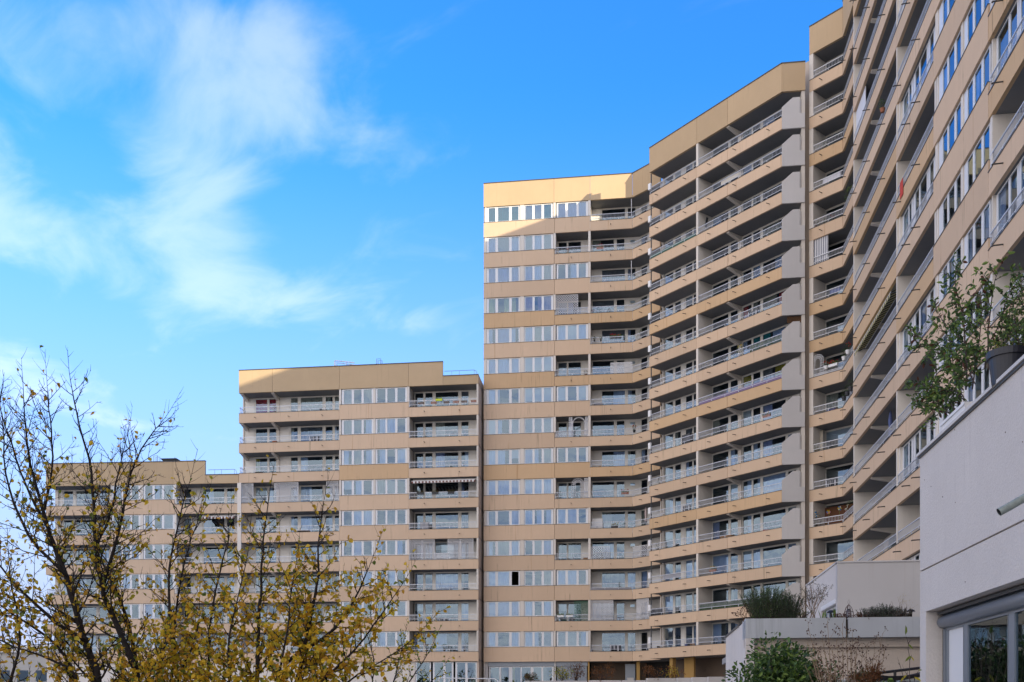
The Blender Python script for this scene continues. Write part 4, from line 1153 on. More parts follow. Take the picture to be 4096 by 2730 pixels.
s4.finish(.028, .018, [LY4, LG2, LY2], [3, 3, 2], singles=0)
def trough(name, label, face, u0, u1, d, z, mat, h=.2, w=.2, cat='planter', group=None):
    o = empty(name, face.w(u0, d, z), label, cat, face.ang, group)
    L = u1 - u0; m = MB()
    b0 = len(m.v); t_ = .03
    m.v += [(t_, t_, 0), (L - t_, t_, 0), (L - t_, w - t_, 0), (t_, w - t_, 0), (0, 0, h), (L, 0, h), (L, w, h), (0, w, h), (.025, .025, h), (L - .025, .025, h), (L - .025, w - .025, h), (.025, w - .025, h), (.04, .04, h * .8), (L - .04, .04, h * .8), (L - .04, w - .04, h * .8), (.04, w - .04, h * .8)]
    for a, b in ((0, 4), (4, 8), (8, 12)):
        for i in range(4): j = (i + 1) % 4; m.f.append((a + i, a + j, b + j, b + i)); m.m.append(0)
    m.f += [(3, 2, 1, 0), (12, 13, 14, 15)]; m.m += [0, 1]
    m.box(-.012, -.012, h - .04, L + .012, -.001, h + .006); m.build('trough_body', [mat, SOIL], o)
    return o
trough('window_trough', 'long white plastic trough at the low end of the stucco wall top', Hf, uh(3764), uh(3858), .0, ZT + .042, WHITEP, h=.22, w=.22)

# ---- garden in front of the low unit
def bush(name, label, cat, c, rad, h, n, L, W, mats, wts, seed, singles=0, zl=0.0, stems=7, stemmat=None, inner=.45, group=None):
    p = Plant(name, label, cat, (c[0], c[1], zl), seed, group)
    r = p.r; m = MB()
    clumps = [(Vector((r.gauss(0, .42) * rad, r.gauss(0, .42) * rad, zl + h * r.uniform(.28, .86))), r.uniform(.22, .42) * rad) for _ in range(max(6, int(stems * 2)))]
    for i in range(stems):
        cl = clumps[i % len(clumps)][0]
        m.tube([(r.uniform(-.1, .1), r.uniform(-.1, .1), 0), ((cl.x) * .4, (cl.y) * .4, (cl.z - zl) * .5), (cl.x, cl.y, cl.z - zl)], [.02, .014, .006], 4)
    m.build('stems', stemmat or TWIG, p.o)
    for i in range(n):
        cl, cr = r.choice(clumps)
        v = rv(r); v = v.normalized() if v.length > .01 else UP
        k = r.random() ** .5
        pos = Vector((c[0], c[1], 0)) + cl + v * cr * k * 1.1
        hh = (pos.z - zl) / h
        if hh < .02 or hh > 1.08: continue
        p.leaves.append((pos, (v + rv(r, .8)).normalized(), (v * .4 + UP * .6 + rv(r, .5)).normalized(), r.uniform(.7, 1.2)))
    p.finish(L, W, mats, wts, singles=singles)
    return p
c = pt(3140, 2730, 22.0)
bush('evergreen_bush', 'big dark evergreen bush in front of the concrete planter', 'bush', (c.x, c.y), 1.05, EYE + 1.72, 13000, .115, .055, [LG1, LG2, LG3], [5, 2.2, 4], 31, singles=260, stems=26)
c = pt(3240, 2730, 22.6)
bush('evergreen_bush', 'lower dark bush joined to the right of the big evergreen one', 'bush', (c.x, c.y), .72, EYE + 1.36, 5200, .09, .04, [LG1, LB, LG3], [4, 2, 4], 32, singles=0, stems=16)
c = pt(3215, 2740, 20.5)
bush('fennel_plant', 'soft bright green feathery plant low among the dry stems', 'plant', (c.x, c.y), .45, EYE + .72, 3500, .07, .018, [LG2, LY4], [5, 2], 33, stems=10)
c = pt(2960, 2740, 21.0)
bush('evergreen_bush', 'small dark bush at the left foot of the big evergreen', 'bush', (c.x, c.y), .40, EYE + .78, 900, .06, .02, [LG3, LG1, LB], [4, 2, 2], 34, stems=8)
c = pt(2925, 2740, 20.0)
bush('yellow_shrub', 'little shrub with yellow leaves before the white side wall', 'shrub', (c.x, c.y), .20, EYE + .80, 190, .075, .05, [LY1, FLY, LY4], [4, 1, 1], 35, stems=6)
c = pt(2880, 2750, 24.0)
bush('dark_shrub', 'thin dark shrub with pale tips by the passage', 'shrub', (c.x, c.y), .55, EYE + .80, 650, .05, .02, [LB, LG3, LY2], [3, 3, 1], 36, stems=14)
def dryplant(name, label, base, tips, seed, heads=True, mat=DRY, n_side=11, hm=None, r0=.010, hs=.042):
    p = Plant(name, label, 'plant', base, seed); r = p.r
    hd = MB()
    for tp in tips:
        m = MB(); b = Vector(base) + Vector((r.uniform(-.12, .12), r.uniform(-.12, .12), 0)); t = Vector(tp)
        mid = b.lerp(t, .5) + Vector((0, 0, (t - b).length * .06)) + rv(r, .05)
        pts = [b.lerp(mid, k / 4).lerp(mid.lerp(t, k / 4), k / 4) for k in range(5)]
        m.tube([q_ - p.base for q_ in pts], [r0, r0 * .9, r0 * .75, r0 * .6, r0 * .4], 4)
        for i in range(n_side):
            k = .45 + .55 * (i + r.random()) / n_side; f = k * 4; j = min(3, int(f)); q_ = pts[j].lerp(pts[j + 1], f - j)
            d = ((pts[j + 1] - pts[j]).normalized() * .8 + rv(r, .7) + UP * .25).normalized(); ln = r.uniform(.12, .34) * (1.25 - .7 * k + .2)
            e = q_ + d * ln
            m.tube([q_ - p.base, q_ + d * ln * .5 + rv(r, .01) - p.base, e - p.base], [r0 * .45, r0 * .35, r0 * .25], 3)
            if heads:
                for _ in range(5):
                    h_ = e + rv(r, hs * 1.3); s = r.uniform(.4, 1.0) * hs * .42
                    m.tube([e - p.base, h_ - p.base], r0 * .2, 3)
                    hd.lathe([(.001, -s), (s * .9, -s * .2), (s * .6, s * .7), (.001, s)], 5, c=tuple(h_ - p.base))
        m.build('dry_stem', mat, p.o)
    if heads and hd.f: stuff(hd.build('seed_heads', hm or DRYD, p.o))
    return p
rr = random.Random(5)
def tipset(lst, Y): return [tuple(pt(x, y, Y + rr.uniform(-.3, .3))) for x, y in lst]
dryplant('dried_wildflowers', 'tall dried wildflowers with dark seed heads in front of the planter', tuple(Vector((pt(3380, 2800, 20).x, 20, 0))),
         tipset([(3235, 2515), (3310, 2485), (3370, 2495), (3290, 2560), (3345, 2560), (3410, 2545), (3385, 2520), (3330, 2600), (3265, 2600), (3430, 2580)], 20), 41)
dryplant('dried_wildflowers', 'dried wildflowers with few dark heads right of the concrete joint', tuple(Vector((pt(3440, 2800, 20.6).x, 20.6, 0))),
         tipset([(3530, 2535), (3470, 2575), (3500, 2590), (3450, 2600), (3540, 2600), (3420, 2610), (3400, 2590)], 20.6), 42)
dryplant('dry_grass', 'pale dry stems leaning left below the dried flowers', tuple(Vector((pt(3420, 2800, 18.5).x, 18.5, 0))),
         tipset([(3230, 2570), (3250, 2640), (3270, 2590), (3220, 2660), (3300, 2610), (3340, 2650), (3310, 2680), (3260, 2690), (3380, 2660), (3420, 2640)], 18.5), 43, heads=False, n_side=6, r0=.008)
c = pt(3480, 2740, 20.0)
bush('rust_conifer', 'rust brown conifer twigs among the dried wildflowers', 'shrub', (c.x, c.y), .50, EYE + 1.18, 4200, .08, .022, [LO, LB], [4, 2], 44, stems=12)
c = pt(3420, 2745, 21.0)
bush('dark_shrub', 'dark green undergrowth behind the rust coloured twigs', 'shrub', (c.x, c.y), .85, EYE + 1.12, 6500, .08, .026, [LG3, LB, LG1], [4, 2, 2], 45, stems=12)
c = pt(3540, 2740, 19.6)
bush('bramble', 'few broad green bramble leaves beside the shade net', 'plant', (c.x, c.y), .26, EYE + .98, 110, .10, .08, [LG1, LG2], [3, 2], 46, stems=5)
yl = Plant('yellowing_sapling', 'young sapling with drooping yellow leaves next to the stucco pier', 'sapling', tuple(Vector((pt(3636, 2800, 17.5).x, 17.5, 0))), 47)
for xs in ([(3640, 2740), (3636, 2640), (3634, 2590), (3632, 2565)], [(3650, 2760), (3655, 2720), (3668, 2690)], [(3630, 2760), (3610, 2700), (3600, 2660)], [(3650, 2770), (3640, 2720), (3620, 2690)]):
    yl.stem([yl.base] + [pt(x, y, 17.5) for x, y in xs], .011, .004, dict(SO, step0=.30, len=.16, bare=.6, leaf=lambda p: .5, ldrop=-.6, levels=1), TWIG)
yl.finish(.16, .045, [LY4, LY2, LY1], [4, 3, 2], singles=120)

# ---- on the long planter
def onk(px, d=.35): u_ = uk(px); return Kf.w(u_, d, KT - .05)
def spiky(name, label, c, rad, h, n, L, W, mats, wts, seed, cat='plant', lean=.5):
    p = Plant(name, label, cat, tuple(c), seed); r = p.r; m = MB()
    for i in range(n):
        a = r.uniform(0, 6.283); k = r.random() ** .6
        b = Vector((c[0] + math.cos(a) * rad * k * .55, c[1] + math.sin(a) * rad * k * .3, c[2]))
        d = Vector((math.cos(a) * k * lean, math.sin(a) * k * lean * .6, 1)).normalized(); ln = h * r.uniform(.55, 1.05) * (1 - .25 * k)
        pts = [b, b + d * ln * .5 + rv(r, .02), b + d * ln + UP * ln * .06 + rv(r, .03)]
        m.tube([q_ - p.base for q_ in pts], [.005, .004, .002], 3, cap=False)
        cnt = int(ln / .014)
        for j in range(cnt):
            t = .15 + .85 * j / cnt; q_ = (pts[0].lerp(pts[1], t * 2) if t < .5 else pts[1].lerp(pts[2], t * 2 - 1))
            out = Vector((r.uniform(-1, 1), r.uniform(-1, 1), r.uniform(.3, 1.2))).normalized()
            p.leaves.append((q_, out, rv(r).normalized(), r.uniform(.7, 1.2)))
    m.build('stems', TWIG, p.o); p.finish(L, W, mats, wts, singles=0)
spiky('rosemary_bush', 'upright dark rosemary bush at the left end of the concrete planter', onk(3075), .66, .98, 260, .050, .013, [LROS, LG3, LG1], [4, 2, 2], 51, 'bush', .55)
spiky('rosemary_bush', 'smaller rosemary bush with loose sprigs right of the big one', onk(3150), .45, .78, 150, .050, .013, [LROS, LG3], [4, 2], 52, 'bush', .6)
spiky('lavender_bush', 'grey lavender cushion on the right hand planter', onk(3500), .42, .36, 150, .045, .011, [LLAV, LROS], [4, 2], 53, 'bush', .7)
spiky('lavender_bush', 'taller grey green lavender mound in the middle of the right planter', onk(3550), .45, .42, 160, .045, .011, [LLAV, LROS], [3, 3], 54, 'bush', .7)
spiky('lavender_bush', 'grey lavender mound closest to the stucco pier', onk(3610), .40, .36, 130, .045, .011, [LLAV, LB], [4, 1], 55, 'bush', .7)
dryplant('dead_stonecrop', 'brown dead stonecrop heads at the left corner of the planter', tuple(onk(2992)), [tuple(onk(x) + Vector((0, 0, z))) for x, z in ((2966, .22), (2978, .20), (2985, .25), (2996, .24), (3006, .20), (2973, .14))], 56, n_side=3, mat=LB, r0=.008, hs=.05)
dp = dryplant('dry_asters', 'tall loose dry asters with tufted tips above the planter', tuple(onk(3255)), [tuple(onk(x, .3) + Vector((0, 0, z))) for x, z in ((3205, .55), (3222, .80), (3238, .72), (3250, .88), (3262, .80), (3276, .74), (3290, .78), (3306, .82), (3316, .70), (3228, .45), (3270, .5))], 57, n_side=9, mat=DRY, hm=LLAV, r0=.008, hs=.035)
c = onk(3215, .4)
bush('dark_shrub', 'small leafy shrub at the foot of the dry asters', 'shrub', (c.x, c.y), .30, .38, 420, .04, .016, [LG3, LG1, LB], [3, 2, 2], 58, zl=c.z, stems=9)
def blades(name, label, c, n, h, seed):
    p = Plant(name, label, 'plant', tuple(c), seed); r = p.r
    for i in range(n):
        a = r.uniform(0, 6.283); d = Vector((math.cos(a) * .25, math.sin(a) * .15, 1)).normalized(); ln = h * r.uniform(.6, 1)
        w = .016; s = Vector((math.sin(a + .6), -math.cos(a + .6), 0)) * w; m = MB()
        q0 = Vector((r.uniform(-.06, .06), r.uniform(-.04, .04), 0)); q1 = q0 + d * ln * .6; q2 = q0 + d * ln + Vector((d.x, d.y, -.1)) * ln * .25
        m.face([q0 - s, q0 + s, q1 + s * .9, q1 - s * .9]); m.face([q1 - s * .9, q1 + s * .9, q2])
        m.build('blade', LG2, p.o)
blades('iris_clump', 'fresh green iris blades beside the corner of the blank wall', onk(3351), 14, .42, 61)
blades('iris_clump', 'few bent green blades among the dry asters', onk(3298), 7, .34, 62)
def mushroom_lamp(label, px):
    c = onk(px, .45); o = empty('garden_lamp', tuple(c), label, 'garden lamp')
    MB().tube([(0, 0, 0), (0, 0, .17)], .035, 8).build('stem', BLACKM, o)
    MB().tube([(0, 0, .17), (0, 0, .22)], .022, 8).build('neck', DARKP, o)
    MB().lathe([(.001, .29), (.045, .285), (.10, .245), (.115, .225), (.10, .228), (.001, .235)], 18).build('cap', POTP, o, smooth=True)
mushroom_lamp('black mushroom shaped garden lamp left of the planter joint', 3337)
mushroom_lamp('black mushroom shaped garden lamp next to the stucco pier', 3662)
def cage(label, px, h, r0):
    c = onk(px, .4); o = empty('plant_cage', tuple(c), label, 'plant support')
    for i in range(8):
        a = i * math.pi / 4
        MB().tube([(r0 * math.cos(a), r0 * math.sin(a), 0), (r0 * .95 * math.cos(a), r0 * .95 * math.sin(a), h * .5), (r0 * .6 * math.cos(a), r0 * .6 * math.sin(a), h * .82), (.012 * math.cos(a), .012 * math.sin(a), h)], .006, 4).build('rod', DRYD, o)
    for k_, rr_ in ((.3, .97), (.55, .92)):
        MB().tube([(r0 * rr_ * math.cos(t * math.pi / 8), r0 * rr_ * math.sin(t * math.pi / 8), h * k_) for t in range(17)], .005, 4).build('hoop', DRYD, o)
    MB().tube([(0, 0, h), (.03, 0, h + .06), (0, 0, h + .14), (-.03, 0, h + .06), (0, 0, h)], .003, 4).build('hanger', DRYD, o)
    return o
cage('bell shaped willow plant cage right of the planter joint', 3408, .42, .125)
cage('little willow cage half hidden behind the lavender', 3582, .36, .08)
c = onk(3408, .4); o = empty('lantern', (c.x, c.y, c.z), 'small glass lantern inside the willow cage', 'lantern')
MB().box(-.055, -.055, .1, .055, .055, .26).build('glass_box', GREYC, o); MB().lathe([(.07, .262), (.001, .32)], 8).build('lid', BLACKM, o); MB().box(-.06, -.06, .0, .06, .06, .098).build('base', BLACKM, o)
c = onk(3410, .2)
for i, (px, lab) in enumerate(((3375, 'dark red withered leaves trailing left of the willow cage'), (3440, 'dark red withered leaves trailing right of the willow cage'))):
    c = onk(px, .2); bush('withered_plant', lab, 'plant', (c.x, c.y), .22, .16, 160, .05, .035, [LB, DRYD], [2, 3], 65 + i, zl=c.z, stems=6)
dryplant('fine_twig_plant', 'thin airy twigs above the lavender near the pier', tuple(onk(3630)), [tuple(onk(x, .3) + Vector((0, 0, z))) for x, z in ((3605, .52), (3622, .50), (3640, .40), (3655, .32))], 68, heads=True, hm=LY2, n_side=6, r0=.003, hs=.012)

# ---- strip in front of the blocks
AY = 80.0
for i, (a, b_, yt) in enumerate(((2100, 2352, 2724), (2357, 2487, 2722), (2490, 2542, 2722), (2547, 2586, 2722), (2589, 2708, 2713), (2711, 2769, 2712), (2771, 2832, 2710), (2835, 2960, 2708))):
    p0 = pt(a, yt, AY - .9 * i); p1 = pt(b_, yt, AY - .9 * i)
    pos = ('longest concrete box below the shop shutter', 'concrete box under the rust coloured shrub', 'short concrete box left of the letter boxes', 'narrow concrete box below the letter boxes', 'concrete box under the two brown shrubs',
           'pale concrete box right of the ochre column', 'second pale concrete box right of the ochre column', 'last pale concrete box before the white side wall')[i]
    o = empty('concrete_box', (p0.x, p0.y, TER), pos, 'planter')
    L = p1.x - p0.x - .06; Hh = p0.z - TER
    m = MB(); m.box(0, 0, 0, L, .08, Hh); m.box(0, .72, 0, L, .8, Hh); m.box(0, .08, 0, .08, .72, Hh); m.box(L - .08, .08, 0, L, .72, Hh); m.build('box_body', GREYP, o)
    MB().box(.08, .08, 0, L - .08, .72, Hh - .1).build('soil', SOIL, o)
for i, (px, w_, yt, mats, lab) in enumerate(((2248, .75, 2668, [LY4, LY2], 'yellow green shrub before the roller shutter'), (2305, .8, 2650, [LB, LR], 'dark reddish shrub in front of the roller shutter'),
        (2405, 1.15, 2660, [LO, LB], 'rust coloured shrub under the passage'), (2612, .9, 2668, [LB, LO], 'brown shrub left of the ochre column'), (2690, .7, 2665, [LO, LY2], 'thin brown shrub right of the ochre column'), (2130, .5, 2700, [LB, LG3], 'low dark shrub below the shop window'))):
    Yp = 80.3 - .9 * (0 if i in (0, 1, 5) else (1 if i == 2 else 4)); c = pt(px, yt, Yp); zb0 = pt(px, 2722, Yp).z - .15
    bush('terrace_shrub', lab, 'shrub', (c.x, c.y), w_, c.z - zb0 + .1, 420, .13, .06, mats, [3, 2], 71 + i, zl=zb0, stems=14)
gr = empty('guard_rail', tuple(pt(1745, 2728, 70)), 'thin white guard rail at the foot of the blocks', 'railing')
def g3(x, y): return tuple(pt(x, y, 70) - gr.location)
MB().tube([g3(1745, 2745), g3(1757, 2713), g3(1980, 2716), g3(1996, 2730)], .04, 6).build('top_rail', FRAME, gr)
for x in (1757, 1797, 1871, 1955): MB().tube([g3(x, 2714), tuple(Vector((pt(x, 2714, 70).x, 70, 0)) - gr.location)], .03, 6).build('post', FRAME, gr)
# ================================================================== things on the balconies
HB = .90
def onb(fc, px, d, k, z=0.0):
    """a point on the floor of storey k's balcony"""
    return fc.w(fc.u(px, d), d, zk(k) + .203 + z)
def onr(fc, px, k, d=.07, z=0.0): return fc.w(fc.u(px, d), d, zk(k) + HB + z)
def clip_seg(a, b, W, Hh):
    (x0, y0), (x1, y1) = a, b; t0, t1 = 0.0, 1.0
    for p, q_ in ((-(x1 - x0), x0), (x1 - x0, W - x0), (-(y1 - y0), y0), (y1 - y0, Hh - y0)):
        if abs(p) < 1e-9:
            if q_ < 0: return None
        else:
            t = q_ / p
            if p < 0: t0 = max(t0, t)
            else: t1 = min(t1, t)
    if t0 >= t1: return None
    return (x0 + (x1 - x0) * t0, y0 + (y1 - y0) * t0), (x0 + (x1 - x0) * t1, y0 + (y1 - y0) * t1)
def strip(m, a, b, w, y, t=.008):
    dx, dz = b[0] - a[0], b[1] - a[1]; L = math.hypot(dx, dz)
    if L < .02: return
    nx, nz = -dz / L * w / 2, dx / L * w / 2
    q_ = [(a[0] + nx, a[1] + nz), (a[0] - nx, a[1] - nz), (b[0] - nx, b[1] - nz), (b[0] + nx, b[1] + nz)]
    b0 = len(m.v); m.v += [(x, y, z) for x, z in q_] + [(x, y + t, z) for x, z in q_]
    for f in ((0, 1, 2, 3), (7, 6, 5, 4), (0, 4, 5, 1), (1, 5, 6, 2), (2, 6, 7, 3), (3, 7, 4, 0)): m.f.append(tuple(b0 + i for i in f)); m.m.append(0)
def lattice(name, label, fc, pa, pb, k, z0, z1, pitch, w, diag=True, d=.12, mat=None, frame=True, group=None, cat='trellis'):
    a, b = fc.u(pa, d), fc.u(pb, d); W, Hh = b - a, z1 - z0
    o = empty(name, fc.w(a, d, zk(k) + z0), label, cat, fc.ang, group)
    m = MB()
    if diag:
        n = int((W + Hh) / (pitch * 1.414)) + 2; s = pitch * 1.414
        for i in range(-n, n + 1):
            c_ = clip_seg((i * s, 0), (i * s + Hh, Hh), W, Hh)
            if c_: strip(m, *c_, w, 0)
            c_ = clip_seg((i * s, Hh), (i * s + Hh, 0), W, Hh)
            if c_: strip(m, *c_, w, .009)
    else:
        for i in range(1, int(W / pitch) + 1): strip(m, (i * pitch, 0), (i * pitch, Hh), w, 0)
        for i in range(1, int(Hh / pitch) + 1): strip(m, (0, i * pitch), (W, i * pitch), w, .009)
    stuff(m.build('laths', mat or LATT, o))
    if frame:
        m = MB(); e = .035
        m.box(0, -.006, 0, W, .024, e); m.box(0, -.006, Hh - e, W, .024, Hh); m.box(0, -.006, e, e, .024, Hh - e); m.box(W - e, -.006, e, W, .024, Hh - e); m.build('frame', mat or LATT, o)
    return o
def arch_trellis(label, fc, pa, pb, k, z0, z1, d=.13, rings=(1.0, .68, .44), spokes=9):
    a, b = fc.u(pa, d), fc.u(pb, d); W, Hh = b - a, z1 - z0; R0 = W / 2
    o = empty('arched_trellis', fc.w(a, d, zk(k) + z0), label, 'trellis', fc.ang)
    def ring(f):
        r = R0 * f; pts = [(R0 - r, 0, 0), (R0 - r, 0, Hh - R0)]
        pts += [(R0 - r * math.cos(t * math.pi / 12), 0, Hh - R0 + r * math.sin(t * math.pi / 12)) for t in range(1, 12)]
        return pts + [(R0 + r, 0, Hh - R0), (R0 + r, 0, 0)]
    for f in rings: MB().tube(ring(f), .017, 4).build('hoop', LATT, o)
    m = MB(); f0, f1 = rings[-1], rings[0]
    for t in range(1, spokes):
        c, s = math.cos(math.pi * t / spokes), math.sin(math.pi * t / spokes)
        m.tube([(R0 - R0 * f0 * c, 0, Hh - R0 + R0 * f0 * s), (R0 - R0 * f1 * c, 0, Hh - R0 + R0 * f1 * s)], .014, 4)
    n = int((Hh - R0) / .17)
    for i in range(n + 1):
        z = (Hh - R0) * i / max(1, n)
        for sgn in (-1, 1): m.tube([(R0 + sgn * R0 * f0, 0, z), (R0 + sgn * R0 * f1, 0, z)], .014, 4)
    m.build('rungs', LATT, o)
    return o
def awning(label, fc, pa, pb, k, mat, out=.25, drop=.35, d=.02):
    """roller awning fixed under the slab above storey k's balcony"""
    a, b = fc.u(pa), fc.u(pb); L = b - a
    o = empty('striped_awning', fc.w(a, .5, zk(k - 1) - .12), label, 'awning', fc.ang)
    MB().tube([(0, 0, 0), (L, 0, 0)], .07, 8).build('roller', WHITEP, o)
    m = MB(); m.face([(0, 0, -.06), (L, 0, -.06), (L, -.48 - out, -.06 - drop * .5), (0, -.48 - out, -.06 - drop * .5)]); m.build('canopy', mat, o)
    m = MB(); n = max(8, int(L / .16)); zt = -.06 - drop * .5; y = -.48 - out
    for i in range(n):
        x0, x1 = L * i / n, L * (i + 1) / n; xm = (x0 + x1) / 2
        m.face([(x0, y, zt), (x0, y - .01, zt - .16), (xm, y - .012, zt - .22), (x1, y - .01, zt - .16), (x1, y, zt)])
    m.build('valance', mat, o)
    MB().tube([(0, y, zt), (L, y, zt)], .022, 6).build('front_bar', WHITEP, o)
    for x in (.15, L - .15): MB().tube([(x, 0, -.05), (x, y * .5, -.25), (x, y, zt)], .016, 5).build('arm', ALU, o)
    return o
def parasol(label, loc, h, mat, rz=0):
    o = empty('closed_parasol', loc, label, 'parasol')
    MB().tube([(0, 0, 0), (0, 0, h)], .02, 6).build('pole', ALU, o)
    MB().lathe([(.02, h - .02), (.07, h - .18), (.11, h - .55), (.085, h - 1.0), (.13, h - 1.25), (.10, h - 1.3), (.02, h - 1.2)], 9).build('folded_canopy', mat, o)
    MB().lathe([(.087, h - 1.02), (.10, h - .98), (.087, h - .94)], 9).build('tie', BEIGE, o)
    MB().lathe([(.001, 0), (.2, 0), (.2, .05), (.04, .09), (.001, .09)], 14).build('foot', DARKP, o)
    return o
def chair(label, loc, rz, mat, fr=None, group=None):
    o = empty('garden_chair', loc, label, 'chair', rz, group); fr = fr or mat
    MB().box(-.22, -.21, .42, .22, .21, .45).build('seat', mat, o)
    m = MB()
    for i in range(5): m.box(-.20 + i * .09, .20, .47, -.15 + i * .09, .225, .86)
    m.box(-.22, .195, .86, .22, .23, .91); m.build('backrest', mat, o)
    for x in (-.2, .2):
        for y0, y1 in ((-.19, -.24), (.2, .26)): MB().tube([(x, y0, .43), (x, y1, 0)], .016, 5).build('leg', fr, o)
        MB().tube([(x * 1.1, -.2, .43), (x * 1.1, -.22, .64), (x * 1.1, .21, .66)], .014, 5).build('armrest', fr, o)
    return o
def table(label, loc, rz, w, l, h, mat, round_=False):
    o = empty('balcony_table', loc, label, 'table', rz)
    m = MB()
    if round_: m.lathe([(.001, h), (w / 2, h), (w / 2, h - .03), (.001, h - .03)], 20)
    else: m.box(-l / 2, -w / 2, h - .03, l / 2, w / 2, h)
    m.build('table_top', mat, o)
    for sx in (-1, 1):
        for sy in (-1, 1): MB().tube([(sx * l * .42, sy * w * .4, h - .03), (sx * l * .44, sy * w * .44, 0)], .016, 5).build('leg', mat, o)
    return o
def plant_in(label, loc, r, h, mats, wts, seed, n=110, L=.07, W=.035, flowers=None, cat='potted plant', potmat=None, pr=.13, ph=.2, name='potted_plant'):
    """a plant with its pot"""
    o = empty(name, loc, label, cat); rn = random.Random(seed)
    if ph: MB().lathe([(.001, 0), (pr * .72, 0), (pr, ph * .9), (pr * 1.06, ph), (pr * .9, ph), (.001, ph * .9)], 14).build('pot', potmat or TERRA, o)
    m = MB()
    for i in range(7): a = rn.uniform(0, 6.28); m.tube([(0, 0, ph * .9), (r * .4 * math.cos(a), r * .4 * math.sin(a), ph + h * .5), (r * .7 * math.cos(a), r * .7 * math.sin(a), ph + h * rn.uniform(.6, .95))], .006, 3)
    m.build('stems', TWIG, o)
    m = MB()
    for i in range(n):
        v = rv(rn).normalized(); p = Vector((v.x * r, v.y * r, ph + h * .55 + v.z * h * .5)) * 1.0
        p = Vector((p.x * rn.uniform(.3, 1), p.y * rn.uniform(.3, 1), p.z))
        m.leaf(p, (v + rv(rn, .7)).normalized(), (UP + rv(rn, .6)).normalized(), L * rn.uniform(.7, 1.2), W, rn.choices(range(len(mats)), wts)[0])
    stuff(m.build('foliage', mats, o))
    if flowers:
        for i in range(6):
            a = rn.uniform(0, 6.28); c = (r * .7 * math.cos(a), r * .6 * math.sin(a), ph + h * rn.uniform(.65, 1.1))
            MB().lathe([(.001, -.035), (.045, -.01), (.04, .03), (.001, .045)], 7, c=c).build('flower', flowers, o)
    return o
def rail_box(label, fc, px, k, w, mat, seed=None, flowers=None, plant=True, d=-.19, dz=.34, name='flower_box', group=None, green=None):
    """a window box hooked on the rail of storey k"""
    u = fc.u(px) - w / 2
    o = empty(name, fc.w(u, d, zk(k) + HB + dz), label, 'flower box', fc.ang, group)
    m = MB(); h, wd, t_ = .19, .17, .02
    m.v += [(t_, t_, 0), (w - t_, t_, 0), (w - t_, wd - t_, 0), (t_, wd - t_, 0), (0, 0, h), (w, 0, h), (w, wd, h), (0, wd, h), (.02, .02, h), (w - .02, .02, h), (w - .02, wd - .02, h), (.02, wd - .02, h), (.03, .03, h * .75), (w - .03, .03, h * .75), (w - .03, wd - .03, h * .75), (.03, wd - .03, h * .75)]
    for a, b in ((0, 4), (4, 8), (8, 12)):
        for i in range(4): j = (i + 1) % 4; m.f.append((a + i, a + j, b + j, b + i)); m.m.append(0)
    m.f += [(3, 2, 1, 0), (12, 13, 14, 15)]; m.m += [0, 1]
    m.build('box_body', [mat, SOIL], o)
    for x in (w * .2, w * .8): MB().box(x, wd, h - .02, x + .02, wd + .09, h + .005).build('hook', BLACKM, o)
    if plant:
        rn = random.Random(seed or 1); m = MB(); gm = green or [LG1, LG2]
        for i in range(int(140 * w / .5)):
            p = Vector((rn.uniform(.0, w), rn.uniform(-.02, wd), h * .8 + abs(rn.gauss(0, .09))))
            m.leaf(p, (rv(rn) + UP * .6).normalized(), (rv(rn) + UP).normalized(), .075 * rn.uniform(.6, 1.1), .045, rn.randrange(len(gm)))
        stuff(m.build('foliage', gm, o))
    if flowers:
        rn = random.Random((seed or 1) + 50)
        for i in range(max(3, int(9 * w / .6))):
            c = (rn.uniform(.03, w - .03), rn.uniform(-.02, wd), h + rn.uniform(.06, .26))
            MB().lathe([(.001, -.03), (.045, -.005), (.04, .03), (.001, .04)], 7, c=c).build('flower', flowers, o)
    return o
def sheet_on_rail(label, fc, pa, pb, k, mat, z0=.2, z1=.54, d=.085, name='rail_screen', cat='privacy screen'):
    a, b = fc.u(pa), fc.u(pb)
    m = MB(); m.box(0, 0, 0, b - a, .006, z1 - z0)
    o = m.build(name, mat); o.location = fc.w(a, d, zk(k) + HB + z0); o.rotation_euler = (0, 0, fc.ang)
    return tag(o, label, cat)
def clothes_rack(label, loc, rz, L=1.2):
    o = empty('drying_rack', loc, label, 'drying rack', rz)
    for x in (0, L):
        MB().tube([(x, -.25, 0), (x, .25, .95)], .012, 5).build('leg', ALU, o); MB().tube([(x, .25, 0), (x, -.25, .95)], .012, 5).build('leg', ALU, o)
    m = MB()
    for i in range(6): m.tube([(0, -.25 + i * .1, .95), (L, -.25 + i * .1, .95)], .006, 4)
    m.build('lines', ALU, o)
    rn = random.Random(9)
    for i in range(9):
        x = L * (i + .5) / 9; w = rn.uniform(.08, .13); h = rn.uniform(.35, .7)
        m = MB(); m.box(x - w / 2, -.26 + .05 * (i % 4), .95 - h, x + w / 2, -.25 + .05 * (i % 4), .96); m.build('garment', CLOTHD if i % 3 else CLOTHL, o)
    return o
